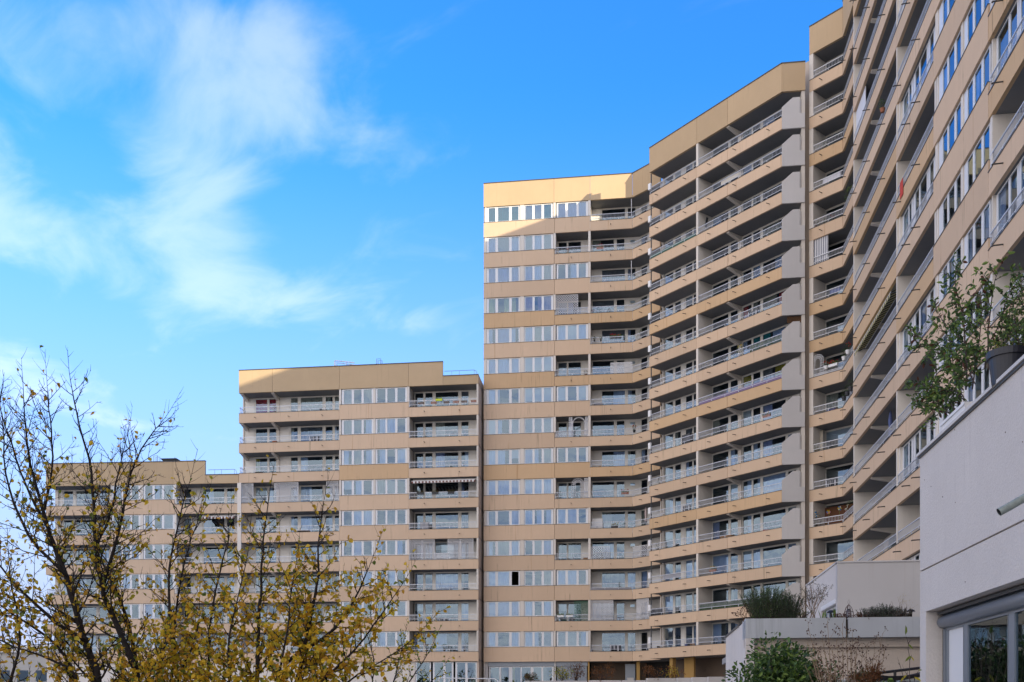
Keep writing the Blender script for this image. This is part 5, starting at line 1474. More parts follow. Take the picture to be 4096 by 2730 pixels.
def bicycle(label, loc, rz, mat):
    o = empty('bicycle', loc, label, 'bicycle', rz)
    for x in (-.5, .5):
        MB().tube([(x + .33 * math.cos(t * math.pi / 10), 0, .34 + .33 * math.sin(t * math.pi / 10)) for t in range(21)], .018, 5, cap=False).build('wheel', BLACKM, o)
        m = MB()
        for t in range(8): m.tube([(x, 0, .34), (x + .32 * math.cos(t * math.pi / 4), 0, .34 + .32 * math.sin(t * math.pi / 4))], .003, 3)
        m.build('spokes', ALU, o)
    m = MB()
    for a, b in (((-.5, .34), (-.05, .30)), ((-.05, .30), (-.2, .80)), ((-.5, .34), (-.2, .74)), ((-.05, .30), (.36, .72)), ((-.2, .74), (.34, .78)), ((.5, .34), (.33, .88))): m.tube([(a[0], 0, a[1]), (b[0], 0, b[1])], .018, 6)
    m.build('frame', mat, o)
    MB().box(-.32, -.07, .80, -.08, .07, .85).build('saddle', BLACKM, o)
    MB().tube([(.30, -.28, .95), (.33, 0, .90), (.30, .28, .95)], .014, 5).build('handlebar', BLACKM, o)
    return o
def cabinet(label, loc, rz, w, d, h, mat):
    o = empty('storage_cabinet', loc, label, 'cabinet', rz)
    MB().box(0, 0, .04, w, d, h).build('body', mat, o)
    for i in (0, 1): MB().box(.01 + i * (w / 2), -.018, .07, w / 2 - .01 + i * (w / 2), -.002, h - .03).build('door', mat, o)
    for i in (-1, 1): MB().box(w / 2 + i * .05 - .01, -.035, h * .5, w / 2 + i * .05 + .01, -.02, h * .6).build('handle', ALU, o)
    for x in (.05, w - .09): MB().box(x, .03, 0, x + .04, d - .03, .039).build('foot', DARKP, o)
    return o
def pinwheel(label, loc, r, cols, lean=0.0):
    o = empty('garden_pinwheel', loc, label, 'pinwheel')
    MB().tube([(0, 0, -1.0), (lean, 0, 0)], .008, 4).build('stick', LG2, o)
    for i in range(6):
        a = i * math.pi / 3; m = MB(); c, s = math.cos(a), math.sin(a)
        m.lathe([(.001, -.012), (r * .42, -.006), (r * .42, .006), (.001, .012)], 9)
        m.v = [(v[0] * 1.25 + r * .62, v[2] - .03, v[1] * .9) for v in m.v]; m.v = [(v[0] * c - v[2] * s + lean, v[1], v[0] * s + v[2] * c) for v in m.v]
        m.build('petal', cols[i % len(cols)], o)
    MB().lathe([(.001, -.02), (.03, 0), (.001, .02)], 8, c=(lean, -.04, 0)).build('hub', FLY, o)
    return o
RZA, RZF, RZC, RZD, RZE = A.ang, Fc.ang, C.ang, D.ang, E.ang

# ---- on the tower
lattice('diamond_trellis', 'tall white diamond trellis in the fourth storey loggia of the tower', A, 2225, 2312, 3, HB - .02, 2.74, .155, .034, d=.15)
lattice('diamond_trellis', 'low white diamond trellis along the rail beside the tall one on the tower', A, 2313, 2352, 3, HB - .02, HB + .52, .155, .034, d=.15)
lattice('square_trellis', 'white square trellis left of the arch opening on the tower', A, 2276, 2289, 7, HB, 2.72, .12, .03, diag=False, d=.14)
lattice('square_trellis', 'white square trellis right of the arch opening on the tower', A, 2341, 2351, 7, HB, 2.72, .12, .03, diag=False, d=.14)
arch_trellis('wide white arch framed by square trellis on the tower', A, 2289, 2341, 7, HB, 2.70, rings=(1.0, .9), spokes=10)
lattice('rail_lattice', 'white criss cross lattice on the rail left of the wide arch', A, 2224, 2275, 7, HB + .02, HB + .55, .13, .026, d=.12)
arch_trellis('oval white arched trellis with radiating rungs on the tenth storey of the tower', A, 2287, 2336, 9, HB, 2.72, rings=(1.0, .7, .42), spokes=11)
lattice('square_trellis', 'narrow white square trellis right of the oval arched one', A, 2337, 2351, 9, HB, 2.72, .11, .026, diag=False, d=.14)
lattice('lattice_screen', 'wide fine white lattice panel across the sixth storey rail of the tower', A, 2442, 2529, 5, HB + .05, HB + .98, .055, .02, d=-.03)
lattice('diamond_trellis', 'white diamond trellis left in the twelfth storey balcony of the tower', A, 2363, 2438, 11, HB, 2.05, .15, .03, d=.14)
lattice('diamond_trellis', 'white diamond trellis on the angled rail of the twelfth storey', B, 2533, 2592, 11, HB, 1.95, .15, .03, d=.14)
lattice('square_trellis', 'large white square lattice screen on the fourteenth storey of the tower', A, 2362, 2453, 13, HB, 2.74, .115, .04, diag=False, d=.14)
lattice('square_trellis', 'white square lattice screen on the angled end of the fourteenth storey', B, 2546, 2595, 13, HB, 2.74, .115, .04, diag=False, d=.14)
lattice('plant_net', 'dark green net with climbers in the fourteenth storey loggia of the tower', A, 2298, 2350, 13, HB - .05, 2.70, .085, .022, d=.16, mat=GREENS)
plant_in('leafy climber behind the dark green net', onb(A, 2325, .5, 13), .3, 1.7, [LG3, LG1], [1, 1], 301, n=220)
for i, px in enumerate((2242, 2278)): rail_box(('left', 'right')[i] + ' white box with a green plant beside the dark net', A, px, 13, .62, WHITEP, 310 + i)
chair('dark green chair behind the two white boxes', onb(A, 2262, .7, 13), RZA + .5, GREENS)
cabinet('white two door cabinet at the left of the eleventh storey balcony', tuple(onb(A, 2367, .9, 10)), RZA, 1.0, .42, 1.75, WHITEP)
rail_box('dark planter with yellow flowers on the eleventh storey rail', A, 2459, 10, .7, DARKP, 320, FLY, d=.12, dz=.0)
plant_in('dark leafy pot plant on the eleventh storey near the glass door', onb(A, 2498, .35, 10, .45), .16, .5, [LG3, LG1], [2, 1], 321)
parasol('closed dusty pink parasol at the angled end of the eleventh storey', tuple(onb(B, 2583, .55, 10)), 2.45, PINKB)
rail_box('flower box with red blooms on the tower just below the trellis storey', A, 2462, 4, 1.1, DARKP, 322, FLR, d=.12, dz=.45)
for i, px in enumerate((2378, 2403, 2497)): plant_in('small ' + ('dark ivy', 'leafy', 'green')[i] + ' pot hung on the fifth storey rail of the tower', onr(A, px, 4, -.12, .15), .12, .3, [LG1, LG3], [1, 1], 325 + i, n=60, ph=.12, pr=.08, potmat=DARKP)
plant_in('dark plant on the angled rail of the fifth storey', onr(B, 2565, 4, .25, .3), .22, .4, [LG3, LG1], [1, 1], 330, potmat=DARKP)
chair('red slatted chair in the second storey loggia of the tower', tuple(onb(A, 2330, .6, 1)), RZA - .4, CLOTHR)
chair('second red chair under the dark window of the upper tower loggia', tuple(onb(A, 2268, .7, 1)), RZA + .6, CLOTHR)
plant_in('red geraniums in a pot in the upper tower loggia', onb(A, 2272, .3, 1, .55), .2, .4, [LG1], [1], 331, flowers=FLR)
plant_in('bushy pot plant with red flowers left on the fourth storey balcony', onb(A, 2372, .35, 3, .4), .25, .5, [LG3, LG1], [1, 1], 332, flowers=FLR)
plant_in('tall dark pot plant in the fourth storey balcony of the tower', onb(A, 2393, .4, 3, .3), .3, .75, [LG3], [1], 333)
plant_in('rust coloured plant on the fourth storey balcony of the tower', onb(A, 2437, .35, 3, .45), .2, .45, [LG1, LO], [1, 1], 334)
plant_in('dark bundle of plants on the sixth storey loggia rail', onb(A, 2344, .3, 5, .6), .2, .35, [LB, LG3], [1, 1], 335)
plant_in('pot of ivy and red flowers at the bend of the eighth storey rail', onr(B, 2537, 7, .0, .15), .2, .45, [LG1, LG3], [1, 1], 336, flowers=FLR, potmat=DARKP)
chair('black garden chair by the wide arch of the tower', tuple(onb(A, 2330, .6, 7)), RZA + 1.2, BLACKM)
table('small dark table in the twelfth storey balcony of the tower', tuple(onb(A, 2430, .7, 11)), RZA, .5, .9, .7, BLACKM)
table('low black table right of the diamond trellis', tuple(onb(A, 2460, .5, 11)), RZA, .4, .6, .72, DARKP)
cabinet('small wooden chest in the twelfth storey loggia', tuple(onb(A, 2333, .3, 11)), RZA, .5, .4, .9, WOOD)
bicycle('small pale bicycle in the twelfth storey loggia', tuple(onb(A, 2282, .5, 11)), RZA, WHITEP)
sheet_on_rail('grey privacy sheet along the thirteenth storey rail of the tower', A, 2363, 2526, 12, GREYC, z0=0.0, z1=.17, d=.09)
chair('folded chair at the left of the lowest tower balcony', tuple(onb(A, 2372, .6, 14)), RZA + .8, ALU)
chair('dark chair at the angled end of the lowest tower balcony', tuple(onb(B, 2580, .6, 14)), RZC, BLACKM)
MBp = MB(); MBp.tube([(0, 0, 0), (0, 0, 1.8)], .03, 6); o_ = MBp.build('white_pole', FRAME); o_.location = A.w(A.L - .1, .1, zk(0) + HB); tag(o_, 'white pole at the bend of the topmost tower balcony', 'pole')
MBp = MB(); MBp.tube([(0, 0, 0), (0, 0, 1.8)], .03, 6); o_ = MBp.build('white_pole', FRAME); o_.location = A.w(A.L - .1, .1, zk(2) + HB); tag(o_, 'white pole at the bend of the third storey tower balcony', 'pole')

# ---- on the middle block
for k, spans in ((9, ((967, 1013, 'left'), (1098, 1193, 'middle'), (1306, 1353, 'right'))),):
    for a, b_, s_ in spans: lattice('lattice_screen', s_ + ' white lattice screen on the wide balcony above the tree', Fc, a, b_, k, HB, 2.74, .10, .022, d=.14)
for i, (a, b_, s_) in enumerate(((1639, 1688, 'leftmost'), (1689.5, 1738, 'second'), (1791, 1841, 'third'), (1842, 1893, 'rightmost'))): lattice('lattice_screen', s_ + ' white lattice screen on the right loggia of the middle block', Fc, a, b_, 11, HB, 2.76, .10, .022, d=.14)
lattice('lattice_strip', 'low white lattice along the rail of the screened right loggia', Fc, 1739, 1790, 11, HB, HB + .6, .085, .03, d=.14)
lattice('square_trellis', 'white square trellis low on the thirteenth storey of the middle block', Fc, 1310, 1352, 13, HB, 1.9, .10, .04, diag=False, d=.14)
awning('brown and white striped awning over the right loggia of the middle block', Fc, 1648, 1902, 9, AWN1)
awning('brown and white striped awning on the lowest block behind the branches', G, 800, 940, 10, AWN1)
for i, px in enumerate((1682, 1742, 1805)): rail_box(('left', 'middle', 'right')[i] + ' charcoal planter on the rail under the striped awning', Fc, px, 9, .62, DARKP, 340 + i, plant=True, green=[LB, LG3])
for i, px in enumerate((1682, 1734, 1784, 1822, 1855, 1895)): rail_box(('first', 'second', 'third', 'fourth', 'fifth', 'sixth')[i] + ' brown box from the left on the top right loggia rail', Fc, px, 6, .56, TERRA if i % 2 else LB, 350 + i, plant=False, d=.12, dz=.26, group='brown boxes on the top right loggia rail')
rail_box('bright lime green planter on the top right loggia rail', Fc, 1757, 6, .62, LIME, 360, dz=.42)
cabinet('grey brown chest on the floor at the left of the top right loggia', tuple(onb(Fc, 1650, .5, 6)), RZF, .8, .45, .85, LB)
bicycle('dark bicycle lying across the end of the eleventh storey loggia', tuple(onb(Fc, 1862, .5, 12)), RZF, BLACKM)
table('long dark bench behind the rail beside the bicycle', tuple(onb(Fc, 1755, .5, 12)), RZF, .45, 2.6, .78, DARKP)
clothes_rack('drying rack full of dark clothes on the middle block', tuple(onb(Fc, 1738, .7, 13)), RZF, 1.3)
chair('black office chair left of the drying rack', tuple(onb(Fc, 1688, .6, 13)), RZF + .3, BLACKM)
plant_in('geranium pot with red flowers on the lowest right loggia', onb(Fc, 1709, .4, 14, .75), .25, .4, [LG1, LG3], [1, 1], 370, flowers=FLR, potmat=DARKP)
plant_in('round dark green pot plant in the middle of the lowest right loggia', onb(Fc, 1778, .4, 14, .75), .33, .4, [LG3, LG1], [2, 1], 371, n=200, potmat=DARKP)
plant_in('tall spindly pot plant at the right of the lowest right loggia', onb(Fc, 1859, .4, 14, .75), .28, .8, [LB, LG3], [1, 1], 372, n=70, potmat=DARKP)
table('pale table carrying plants on the lowest right loggia', tuple(onb(Fc, 1770, .5, 14)), RZF, .5, 1.5, .74, WHITEP)
table('pale side table at the right of the lowest loggia', tuple(onb(Fc, 1862, .5, 14)), RZF, .5, .9, .74, WHITEP)
table('narrow pale stand below the geranium pot', tuple(onb(Fc, 1709, .45, 14)), RZF, .4, .6, .74, WHITEP)
chair('dark folding chair by the plants of the lowest loggia', tuple(onb(Fc, 1812, .7, 14)), RZF - .5, BLACKM)
chair('dark chair with an orange cushion on the third row right loggia', tuple(onb(Fc, 1810, .5, 8)), RZF + .7, BLACKM)
chair('rust brown chair at the open end of the left balcony', tuple(onb(Fc, 990, .6, 8)), RZF - .3, WOOD)
table('low dark bench on the left balcony, third row of the middle block', tuple(onb(Fc, 1036, .5, 8)), RZF, .4, .9, .85, DARKP)
chair('white chair on the second row left balcony', tuple(onb(Fc, 1050, .6, 7)), RZF + .4, WHITEP)
cabinet('terracotta box on the second row left balcony', tuple(onb(Fc, 1088, .4, 7)), RZF, .4, .35, .95, TERRA)
bicycle('bicycle on the top left balcony next to the pillar', tuple(onb(Fc, 1290, .5, 6, .15)), RZF, BLACKM)
chair('black chair on the lowest block below its parapet', tuple(onb(G, 880, .5, 9)), RZF, BLACKM)
chair('second black chair on the lowest block below its parapet', tuple(onb(G, 858, .6, 9)), RZF + .6, BLACKM)
chair('dark chair at the pillar, screened storey of the middle block', tuple(onb(Fc, 975, .6, 11)), RZF + .2, BLACKM)
table('dark table behind the rail among the branches', tuple(onb(Fc, 1215, .5, 10)), RZF, .5, 1.2, .86, WOOD)

# ---- on the angled block
sheet_on_rail('long purple sheet tied along the eighth storey rail of the angled block', C, 2793, 3125, 7, PURP, z0=.02, z1=.30)
sheet_on_rail('dark green screen on the third storey rail of the angled block', C, 2600, 2780, 2, GREENS, z0=.02, z1=.30)
plant_in('flowering pot plant on the seventh storey rail of the angled block', onr(C, 2958, 6, .2, .1), .28, .6, [LG1, LG2], [1, 1], 380, flowers=FLY, potmat=WHITEP)
plant_in('spiky plants at the partition of the seventh storey of the angled block', onb(C, 2815, .3, 6, .5), .3, .5, [LB, LG3], [1, 1], 381)
lattice('rail_hedge', 'ivy covered stretch of rail on the seventh storey of the angled block', C, 3000, 3125, 6, HB + .02, HB + .55, .07, .04, d=.10, mat=LG3, frame=False, cat='hedge')
lattice('rail_hedge', 'long dark leafy hedge behind the rail of the lowest storeys of the angled block', C, 2800, 2990, 13, HB + .0, HB + .50, .075, .05, d=.13, mat=LG3, frame=False, cat='hedge')
chair('red garden chair on the twelfth storey of the angled block', tuple(onb(C, 3060, .6, 11)), RZC + .4, CLOTHR)
cabinet('dark chest under the window of the twelfth storey angled block', tuple(onb(C, 2880, .5, 11)), RZC, 1.2, .45, .95, WOOD)
chair('black folded chair on the twelfth storey left bay of the angled block', tuple(onb(C, 2690, .6, 11)), RZC, BLACKM)
chair('black deck chair on the thirteenth storey of the angled block', tuple(onb(C, 3000, .6, 12)), RZC + .5, BLACKM)
chair('second black deck chair on the thirteenth storey of the angled block', tuple(onb(C, 2985, .8, 12)), RZC + .9, BLACKM)
cabinet('dark covered barbecue in the left bay of the fourteenth storey', tuple(onb(C, 2605, .4, 13)), RZC, .9, .5, 1.35, DARKP)
chair('dark chair in the lowest left bay of the angled block', tuple(onb(C, 2628, .6, 14)), RZC, BLACKM)
chair('orange chair in the lowest left bay of the angled block', tuple(onb(C, 2765, .5, 14)), RZC + .3, WOOD)
chair('blue chair in the lowest left bay of the angled block', tuple(onb(C, 2735, .6, 14)), RZC - .4, BLUEC)
table('white table in the lowest left bay of the angled block', tuple(onb(C, 2665, .6, 14)), RZC, .6, 1.0, .85, WHITEP)
plant_in('dark pot plant in the lowest right bay of the angled block', onb(C, 2862, .4, 14), .25, 1.0, [LG3, LB], [1, 1], 384)
cabinet('dark air cooler on the eighth storey left bay of the angled block', tuple(onb(C, 2728, .15, 8)), RZC, .9, .4, 1.5, DARKP)
plant_in('small dark pots behind the rail of the fifth storey left bay', onb(C, 2618, .4, 5), .2, 1.3, [LG3], [1], 385, n=60)
o_ = MB().box(0, 0, 0, .03, .22, .75).build('wall_thermometer', DARKP); o_.location = C.w(C.u(2795), .7, zk(2) + 1.7); o_.rotation_euler = (0, .25, C.ang); tag(o_, 'dark carved board leaning on the partition of the third storey', 'wall ornament')
lattice('leaf_screen', 'dark camouflage leaf screen above the grey panel of the seventh storey', C2, 3148, 3206, 6, 2.28, 2.76, .05, .04, d=.2, mat=LB, frame=False, cat='screen')

# ---- on the corner block
arch_trellis('white arched trellis at the left end of the corner block balcony', D, 3247, 3294, 7, HB, 2.55, rings=(1.0, .72, .45), spokes=10)
rail_box('white box of red geraniums on the corner block rail', D, 3336, 7, .75, WHITEP, 390, FLR)
plant_in('white pot of red geraniums beside the arched trellis', onr(D, 3304, 7, -.12, .28), .2, .32, [LG1, LG3], [1, 1], 391, flowers=FLR, potmat=WHITEP, pr=.16, ph=.24)
for i, u_ in enumerate((.9, 2.2)): plant_in(('near', 'far')[i] + ' white pot with a green plant on the rail round the corner', D2.w(u_, -.1, zk(7) + HB + .30), .24, .5, [LG1, LG3], [1, 1], 392 + i, flowers=FLR if i else None, potmat=WHITEP, pr=.17, ph=.28)
for i, u_ in enumerate((.8, 1.9, 3.0)): plant_in(('nearest', 'second', 'third')[i] + ' black pot of greenery on the corner rail below the geraniums', D2.w(u_, -.08, zk(8) + HB + .26), .22, .42, [LG1, LG3], [1, 1], 395 + i, potmat=DARKP, pr=.17, ph=.28)
lattice('brick_pattern_strip', 'white basket weave strip under the rail with the geraniums', D, 3248, 3368, 7, HB + .01, HB + .17, .06, .03, d=.09, frame=False)
scr = D.u(3249), D.u(3308)
o_ = MB().box(0, 0, 0, scr[1] - scr[0], .02, 1.95).build('striped_screen', STRIPV); o_.location = D.w(scr[0], .13, zk(4) + HB - .02); o_.rotation_euler = (0, 0, D.ang); tag(o_, 'white and navy vertical striped screen on the corner block', 'privacy screen')
ub0, ub1 = D.u(3292, DEPTH - .06), D.L + MD * DEPTH - .75
o_ = MB().box(0, 0, 0, ub1 - ub0, .03, 2.3).build('bamboo_blind', BAMB); o_.location = D.w(ub0, DEPTH - .08, zk(11) + .22); o_.rotation_euler = (0, 0, D.ang); tag(o_, 'reddish bamboo blind covering the window of the corner block', 'blind')
def fl(fc, px, k, z, d=.2): return tuple(fc.w(fc.u(px, d), d, zk(k) + z))
pinwheel('pale blue and cream flower pinwheel at the left of the bamboo blind', fl(D, 3256, 11, 2.02), .17, [FLB, FLW, FLW], 0)
pinwheel('smaller blue and cream pinwheel below the pale one', fl(D, 3263, 11, 1.78, .35), .13, [FLW, FLB], 0)
pinwheel('yellow and pink flower pinwheel before the bamboo blind', fl(D, 3313, 11, 1.86, .2), .15, [FLP, FLY, FLY, FLB], 0)
pinwheel('orange, white and blue pinwheel right of the bamboo blind', fl(D, 3358, 11, 2.0, .2), .15, [FLY, FLW, FLB], 0)
pinwheel('multicoloured pinwheel high at the corner block bend', tuple(D2.w(3.2, .2, zk(11) + 2.3)), .16, [FLW, FLP, FLY], 0)
o_ = empty('flamingo_ornament', fl(D2, 3373, 11, 1.3, .15) if False else tuple(D2.w(.35, .15, zk(11) + 1.35)), 'white flamingo ornament on the corner rail', 'ornament')
MB().lathe([(.001, -.09), (.07, -.05), (.10, .0), (.06, .06), (.001, .1)], 10, c=(0, 0, .42)).build('body', FLW, o_)
MB().tube([(.05, 0, .47), (.12, 0, .58), (.10, 0, .72), (.13, 0, .80), (.17, 0, .77), (.18, 0, .70)], [.03, .025, .022, .03, .02, .008], 6).build('neck', FLW, o_)
for x in (-.02, .03): MB().tube([(x, 0, .36), (x, .02, .18), (x, 0, 0)], .008, 4).build('leg', FLP, o_)
for i, (px, lab) in enumerate(((3262, 'yellow'), (3310, 'orange'))): plant_in(lab + ' flower pot on the floor before the bamboo blind', onb(D, px, .3, 11, .45), .14, .2, [LG1, LO], [1, 1], 400 + i, potmat=YELC, pr=.16, ph=.26)
plant_in('climbing plants hanging over the bend of the corner block rail', tuple(D2.w(1.6, .25, zk(11) + .9)), .4, 1.2, [LG1, LG2, LB], [2, 1, 1], 403, n=200, ph=0)
plant_in('bushy green plant beside the blue pinwheel', onb(D, 3275, .6, 11), .3, 1.5, [LG3, LG1], [1, 1], 404, n=180)
for i, px in enumerate((3255, 3275, 3300, 3330)): plant_in(('orange flowering', 'leafy', 'trailing', 'red flowering')[i] + ' terracotta pot on the fourth storey of the corner block', onb(D, px, .3, 3, .55), .22, .4, [LG1, LG3, LO], [2, 1, 1], 410 + i, flowers=FLR if i in (0, 3) else None)
plant_in('tall grassy plant at the bend of the fourth storey corner rail', tuple(D2.w(.9, .3, zk(3) + 1.0)), .35, 1.3, [LG1, LG2], [2, 1], 416, n=220, L=.16, W=.03, ph=.2)
chair('black folding chair left on the ninth storey of the corner block', tuple(onb(D, 3262, .5, 8)), RZD + .4, BLACKM)
cabinet('blue storage box on the ninth storey of the corner block', tuple(onb(D, 3306, .5, 8)), RZD, .7, .4, .95, BLUEC)
o_ = MB().box(0, 0, 0, .5, .3, .45).build('red_crate', CLOTHR); o_.location = onb(D, 3326, .25, 8, .35); o_.rotation_euler = (0, 0, D.ang); tag(o_, 'red bundle at the rail of the ninth storey corner block', 'bag')
o_ = put('tied_curtain', drape(.5, 2.4, BEIGE, 1)); o_.location = D.w(D.u(3268, 1.0), 1.0, zk(9) + .25); o_.rotation_euler = (0, 0, D.ang); tag(o_, 'beige outdoor curtain tied at the window of the tenth storey corner block', 'curtain')
plant_in('straw coloured plants behind the rail with the beige curtain', onb(D, 3268, .25, 9, .4), .3, .45, [LY2, LG1], [1, 1], 417)
sheet_on_rail('pale blue sheet on the sixth storey rail of the corner block', D, 3316, 3360, 5, BLUEC, z0=.22, z1=.5)

# ---- on the right hand block
aw = awning('black and yellow striped awning sagging over the right hand block balcony', E, 3424, 3570, 9, AWN2, out=.1, drop=.5)
parasol('closed blue parasol standing at the rail of the right hand block', tuple(onb(E, 3562, .5, 11)), 2.6, BLUEC)
a_, b_ = E.u(3603), E.u(3612)
m = MB(); m.box(0, -.01, -.78, b_ - a_ + .12, .005, .0); o_ = m.build('red_towel', CLOTHR); o_.location = E.w(a_, -.03, zk(7) + HB + .42); o_.rotation_euler = (0, 0, E.ang); tag(o_, 'red towel hung over a rail high on the right hand block', 'towel')
lattice('white_screen', 'tall white louvred screen high in the long balcony of the right hand block', E, 3417, 3462, 4, HB - .05, 2.74, .07, .06, diag=False, d=.14)
plant_in('yellow flowers on the ninth storey rail of the right hand block', onb(E, 3463, .4, 10, .75), .3, .45, [LG1, LY1], [1, 2], 420)
plant_in('red flowers by the partition of the right hand block', onb(E, 3447, .5, 10, .55), .25, .4, [LG3], [1], 421, flowers=FLR)
plant_in('small ivy pots along a high rail of the right hand block', onr(E, 3530, 5, -.05, .3), .2, .4, [LG1], [1], 422)
for i, px in enumerate((3627, 3640)): o_ = empty('rail_lamp', onr(E, px, 3, .0, .56), ('lower', 'upper')[i] + ' black solar lamp on the high rail of the right hand block', 'lamp'); MB().tube([(0, 0, 0), (0, 0, .22)], .02, 5).build('post', BLACKM, o_); MB().lathe([(.001, .34), (.09, .26), (.05, .22), (.001, .22)], 8).build('head', BLACKM, o_)

# ---- more of what people keep on their balconies
ORD = ('topmost', 'second', 'third', 'fourth', 'fifth', 'sixth', 'seventh', 'eighth', 'ninth', 'tenth', 'eleventh', 'twelfth', 'thirteenth', 'fourteenth', 'fifteenth')
rq = random.Random(77)
def clutter(fc, bname, k, px, what, where):
    st = ORD[k] + ' storey, ' + where + ' of the ' + bname
    if what == 'plant': plant_in('leafy pot plant, ' + st, onb(fc, px, .35, k, .45), .22, .65, [LG1, LG3, LG2], [2, 2, 1], 500 + k * 7 + px, n=110, potmat=rq.choice([TERRA, DARKP, WHITEP]), pr=.16, ph=.26)
    elif what == 'flowers': rail_box('window box with ' + ('red' if k % 2 else 'yellow') + ' flowers, ' + st, fc, px, k, .7, rq.choice([TERRA, DARKP]), 500 + k + px, FLR if k % 2 else FLY, d=.12, dz=.25)
    elif what == 'chair': chair('dark chair, ' + st, tuple(onb(fc, px, .6, k)), fc.ang + rq.uniform(-.8, .8), rq.choice([BLACKM, BLUEC, WOOD]))
    elif what == 'white': chair('white plastic chair, ' + st, tuple(onb(fc, px, .6, k)), fc.ang + rq.uniform(-.8, .8), WHITEP)
    elif what == 'box': cabinet('grey storage cabinet, ' + st, tuple(onb(fc, px, .9, k)), fc.ang, .8, .45, rq.choice([1.2, 1.5]), rq.choice([ALU, CLOTHL, GREYC]))
    elif what == 'rack': clothes_rack('rack with hanging laundry, ' + st, tuple(onb(fc, px, .75, k, .3)), fc.ang, 1.0)
    elif what == 'sheet': sheet_on_rail('pale cloth screen along the rail, ' + st, fc, px, px + 70, k, rq.choice([CLOTHL, BEIGE, BLUEC, GREYC]), z0=.2, z1=.54)
for k, px, wh, pos in ((0, 2640, 'chair', 'left bay'), (0, 2990, 'plant', 'right bay'), (1, 2880, 'sheet', 'right bay'), (2, 3020, 'box', 'right bay'), (3, 2700, 'plant', 'left bay'), (3, 3075, 'chair', 'right bay'), (4, 2860, 'plant', 'right bay'),
                       (5, 3000, 'rack', 'right bay'), (6, 2680, 'chair', 'left bay'), (8, 2870, 'white', 'right bay'), (8, 3060, 'flowers', 'right bay'), (9, 2640, 'plant', 'left bay'), (9, 2990, 'chair', 'right bay'), (10, 2735, 'rack', 'left bay'),
                       (10, 2905, 'plant', 'right bay'), (11, 2630, 'plant', 'left end'), (12, 2650, 'sheet', 'left bay'), (12, 2845, 'flowers', 'right bay'), (13, 2720, 'white', 'left bay'), (14, 2900, 'chair', 'right bay')): clutter(C, 'angled block', k, px, wh, pos)
for k, px, wh, pos in ((6, 1100, 'plant', 'wide left balcony'), (6, 1200, 'white', 'wide left balcony'), (7, 1010, 'chair', 'wide left balcony'), (7, 1240, 'rack', 'wide left balcony'), (7, 1700, 'plant', 'right loggia'), (8, 1300, 'plant', 'wide left balcony'),
                       (8, 1690, 'white', 'right loggia'), (10, 1680, 'box', 'right loggia'), (10, 1100, 'plant', 'wide left balcony'), (12, 1100, 'chair', 'wide left balcony'), (12, 1660, 'plant', 'right loggia')): clutter(Fc, 'middle block', k, px, wh, pos)
for k, px, wh, pos in ((0, 2400, 'plant', 'right balcony'), (1, 2400, 'flowers', 'right balcony'), (2, 2440, 'chair', 'right balcony'), (6, 2375, 'box', 'right balcony'), (6, 2480, 'white', 'right balcony'), (8, 2390, 'chair', 'right balcony'), (9, 2500, 'flowers', 'right balcony'),
                       (9, 2240, 'plant', 'small loggia'), (12, 2480, 'plant', 'right balcony'), (14, 2440, 'rack', 'right balcony')): clutter(A, 'flat tower', k, px, wh, pos)
for k, px, wh, pos in ((1, 3300, 'plant', 'front'), (2, 3290, 'sheet', 'front'), (6, 3320, 'chair', 'front'), (10, 3310, 'rack', 'front'), (12, 3300, 'white', 'front')): clutter(D, 'corner block', k, px, wh, pos)
for k, px, wh, pos in ((9, 760, 'plant', 'right loggia'), (11, 780, 'white', 'right loggia'), (12, 840, 'rack', 'right loggia'), (10, 300, 'plant', 'left balcony')): clutter(G, 'lowest block', k, px, wh, pos)

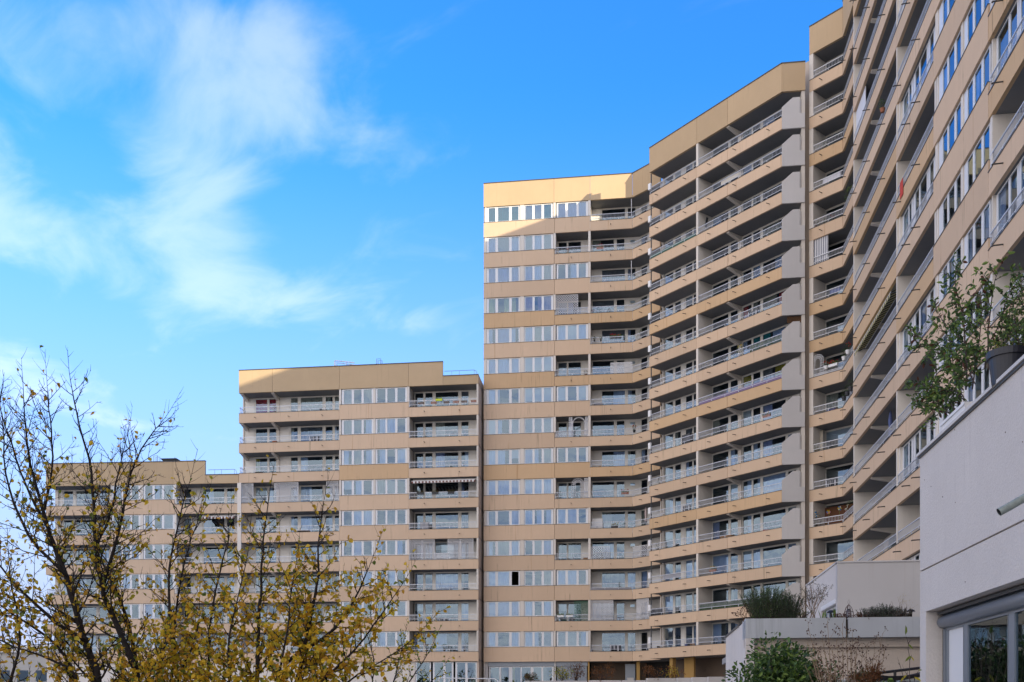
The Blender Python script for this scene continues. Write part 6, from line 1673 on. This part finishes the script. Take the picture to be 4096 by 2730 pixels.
# ---- on the roofs
ra = empty('roof_rail', Fc.w(Fc.u(1332), .5, zk(5) + 2.0), 'white folded access rail on the middle block roof, catching the sun', 'roof rail', Fc.ang)
MB().tube([(0, 0, 0), (0.0, 0, .75), (.08, 0, .82), (1.9, 0, .55)], .05, 6).build('top_bar', FRAME, ra)
for x in (.12, 1.1): MB().tube([(x, 0, 0), (x, 0, .7)], .035, 5).build('post', FRAME, ra)
MB().tube([(0, .5, 0), (.1, .5, .8), (1.9, .5, .5)], .04, 6).build('top_bar', FRAME, ra)
for fc, px, k, lab in ((Fc, 1500, 5, 'grey pipe hoop of the roof hatch on the middle block'), (G, 604, 8, 'grey pipe hoop of the roof hatch on the lowest block')):
    o_ = empty('hatch_hoop', fc.w(fc.u(px), .6, zk(k) + 2.0), lab, 'roof ladder', fc.ang)
    MB().tube([(0, 0, 0), (0, 0, .85), (.38, 0, .85), (.38, 0, 0)], .03, 6).build('hoop', ALU, o_)
    MB().tube([(0, .5, 0), (0, .5, .85), (.38, .5, .85), (.38, .5, 0)], .03, 6).build('hoop', ALU, o_)
o_ = empty('roof_ventilator', Fc.w(Fc.u(1501), 1.4, zk(5) + 1.6), 'round grey ventilator next to the roof hatch', 'ventilator'); MB().lathe([(.35, 0), (.35, .7), (.30, .85), (.001, .95)], 16).build('drum', GREYP, o_)
o_ = empty('chimney_cap', G.w(G.u(656), 1.6, zk(8) + .42), 'dark hooded chimney on the lowest block roof', 'chimney', G.ang)
MB().box(-.45, -.4, 0, .45, .4, 1.85).build('stack', GREYP, o_); m = MB(); m.box(-.42, -.36, 1.86, .42, .36, 2.0); m.build('louvre', COPE, o_)
m = MB(); m.v = [(-.55, -.5, 2.01), (.55, -.5, 2.01), (.55, .5, 2.01), (-.55, .5, 2.01), (-.8, -.65, 2.26), (.8, -.65, 2.26), (.8, .65, 2.26), (-.8, .65, 2.26)]
m.f = [(3, 2, 1, 0), (4, 5, 6, 7), (0, 1, 5, 4), (1, 2, 6, 5), (2, 3, 7, 6), (3, 0, 4, 7)]; m.m = [0] * 6; m.build('hood', COPE, o_)
for fc, pa, pb, k, lab in ((Fc, 1775, 1908, 5, 'thin grey guard rail on the low parapet of the middle block'), (G, 828, 944, 8, 'thin grey guard rail on the low parapet of the lowest block')):
    a_, b_ = fc.u(pa), fc.u(pb); L = b_ - a_
    o_ = empty('roof_guard_rail', fc.w(a_, .35, zk(k) + .86), lab, 'guard rail', fc.ang)
    MB().tube([(0, 0, .5), (L * .9, 0, .5), (L * .95, 0, .42), (L, 0, 0)], .022, 5).build('top_rail', ALU, o_)
    for t in (.22, .45, .9): MB().tube([(L * t, 0, 0), (L * t, 0, .5)], .018, 5).build('post', ALU, o_)
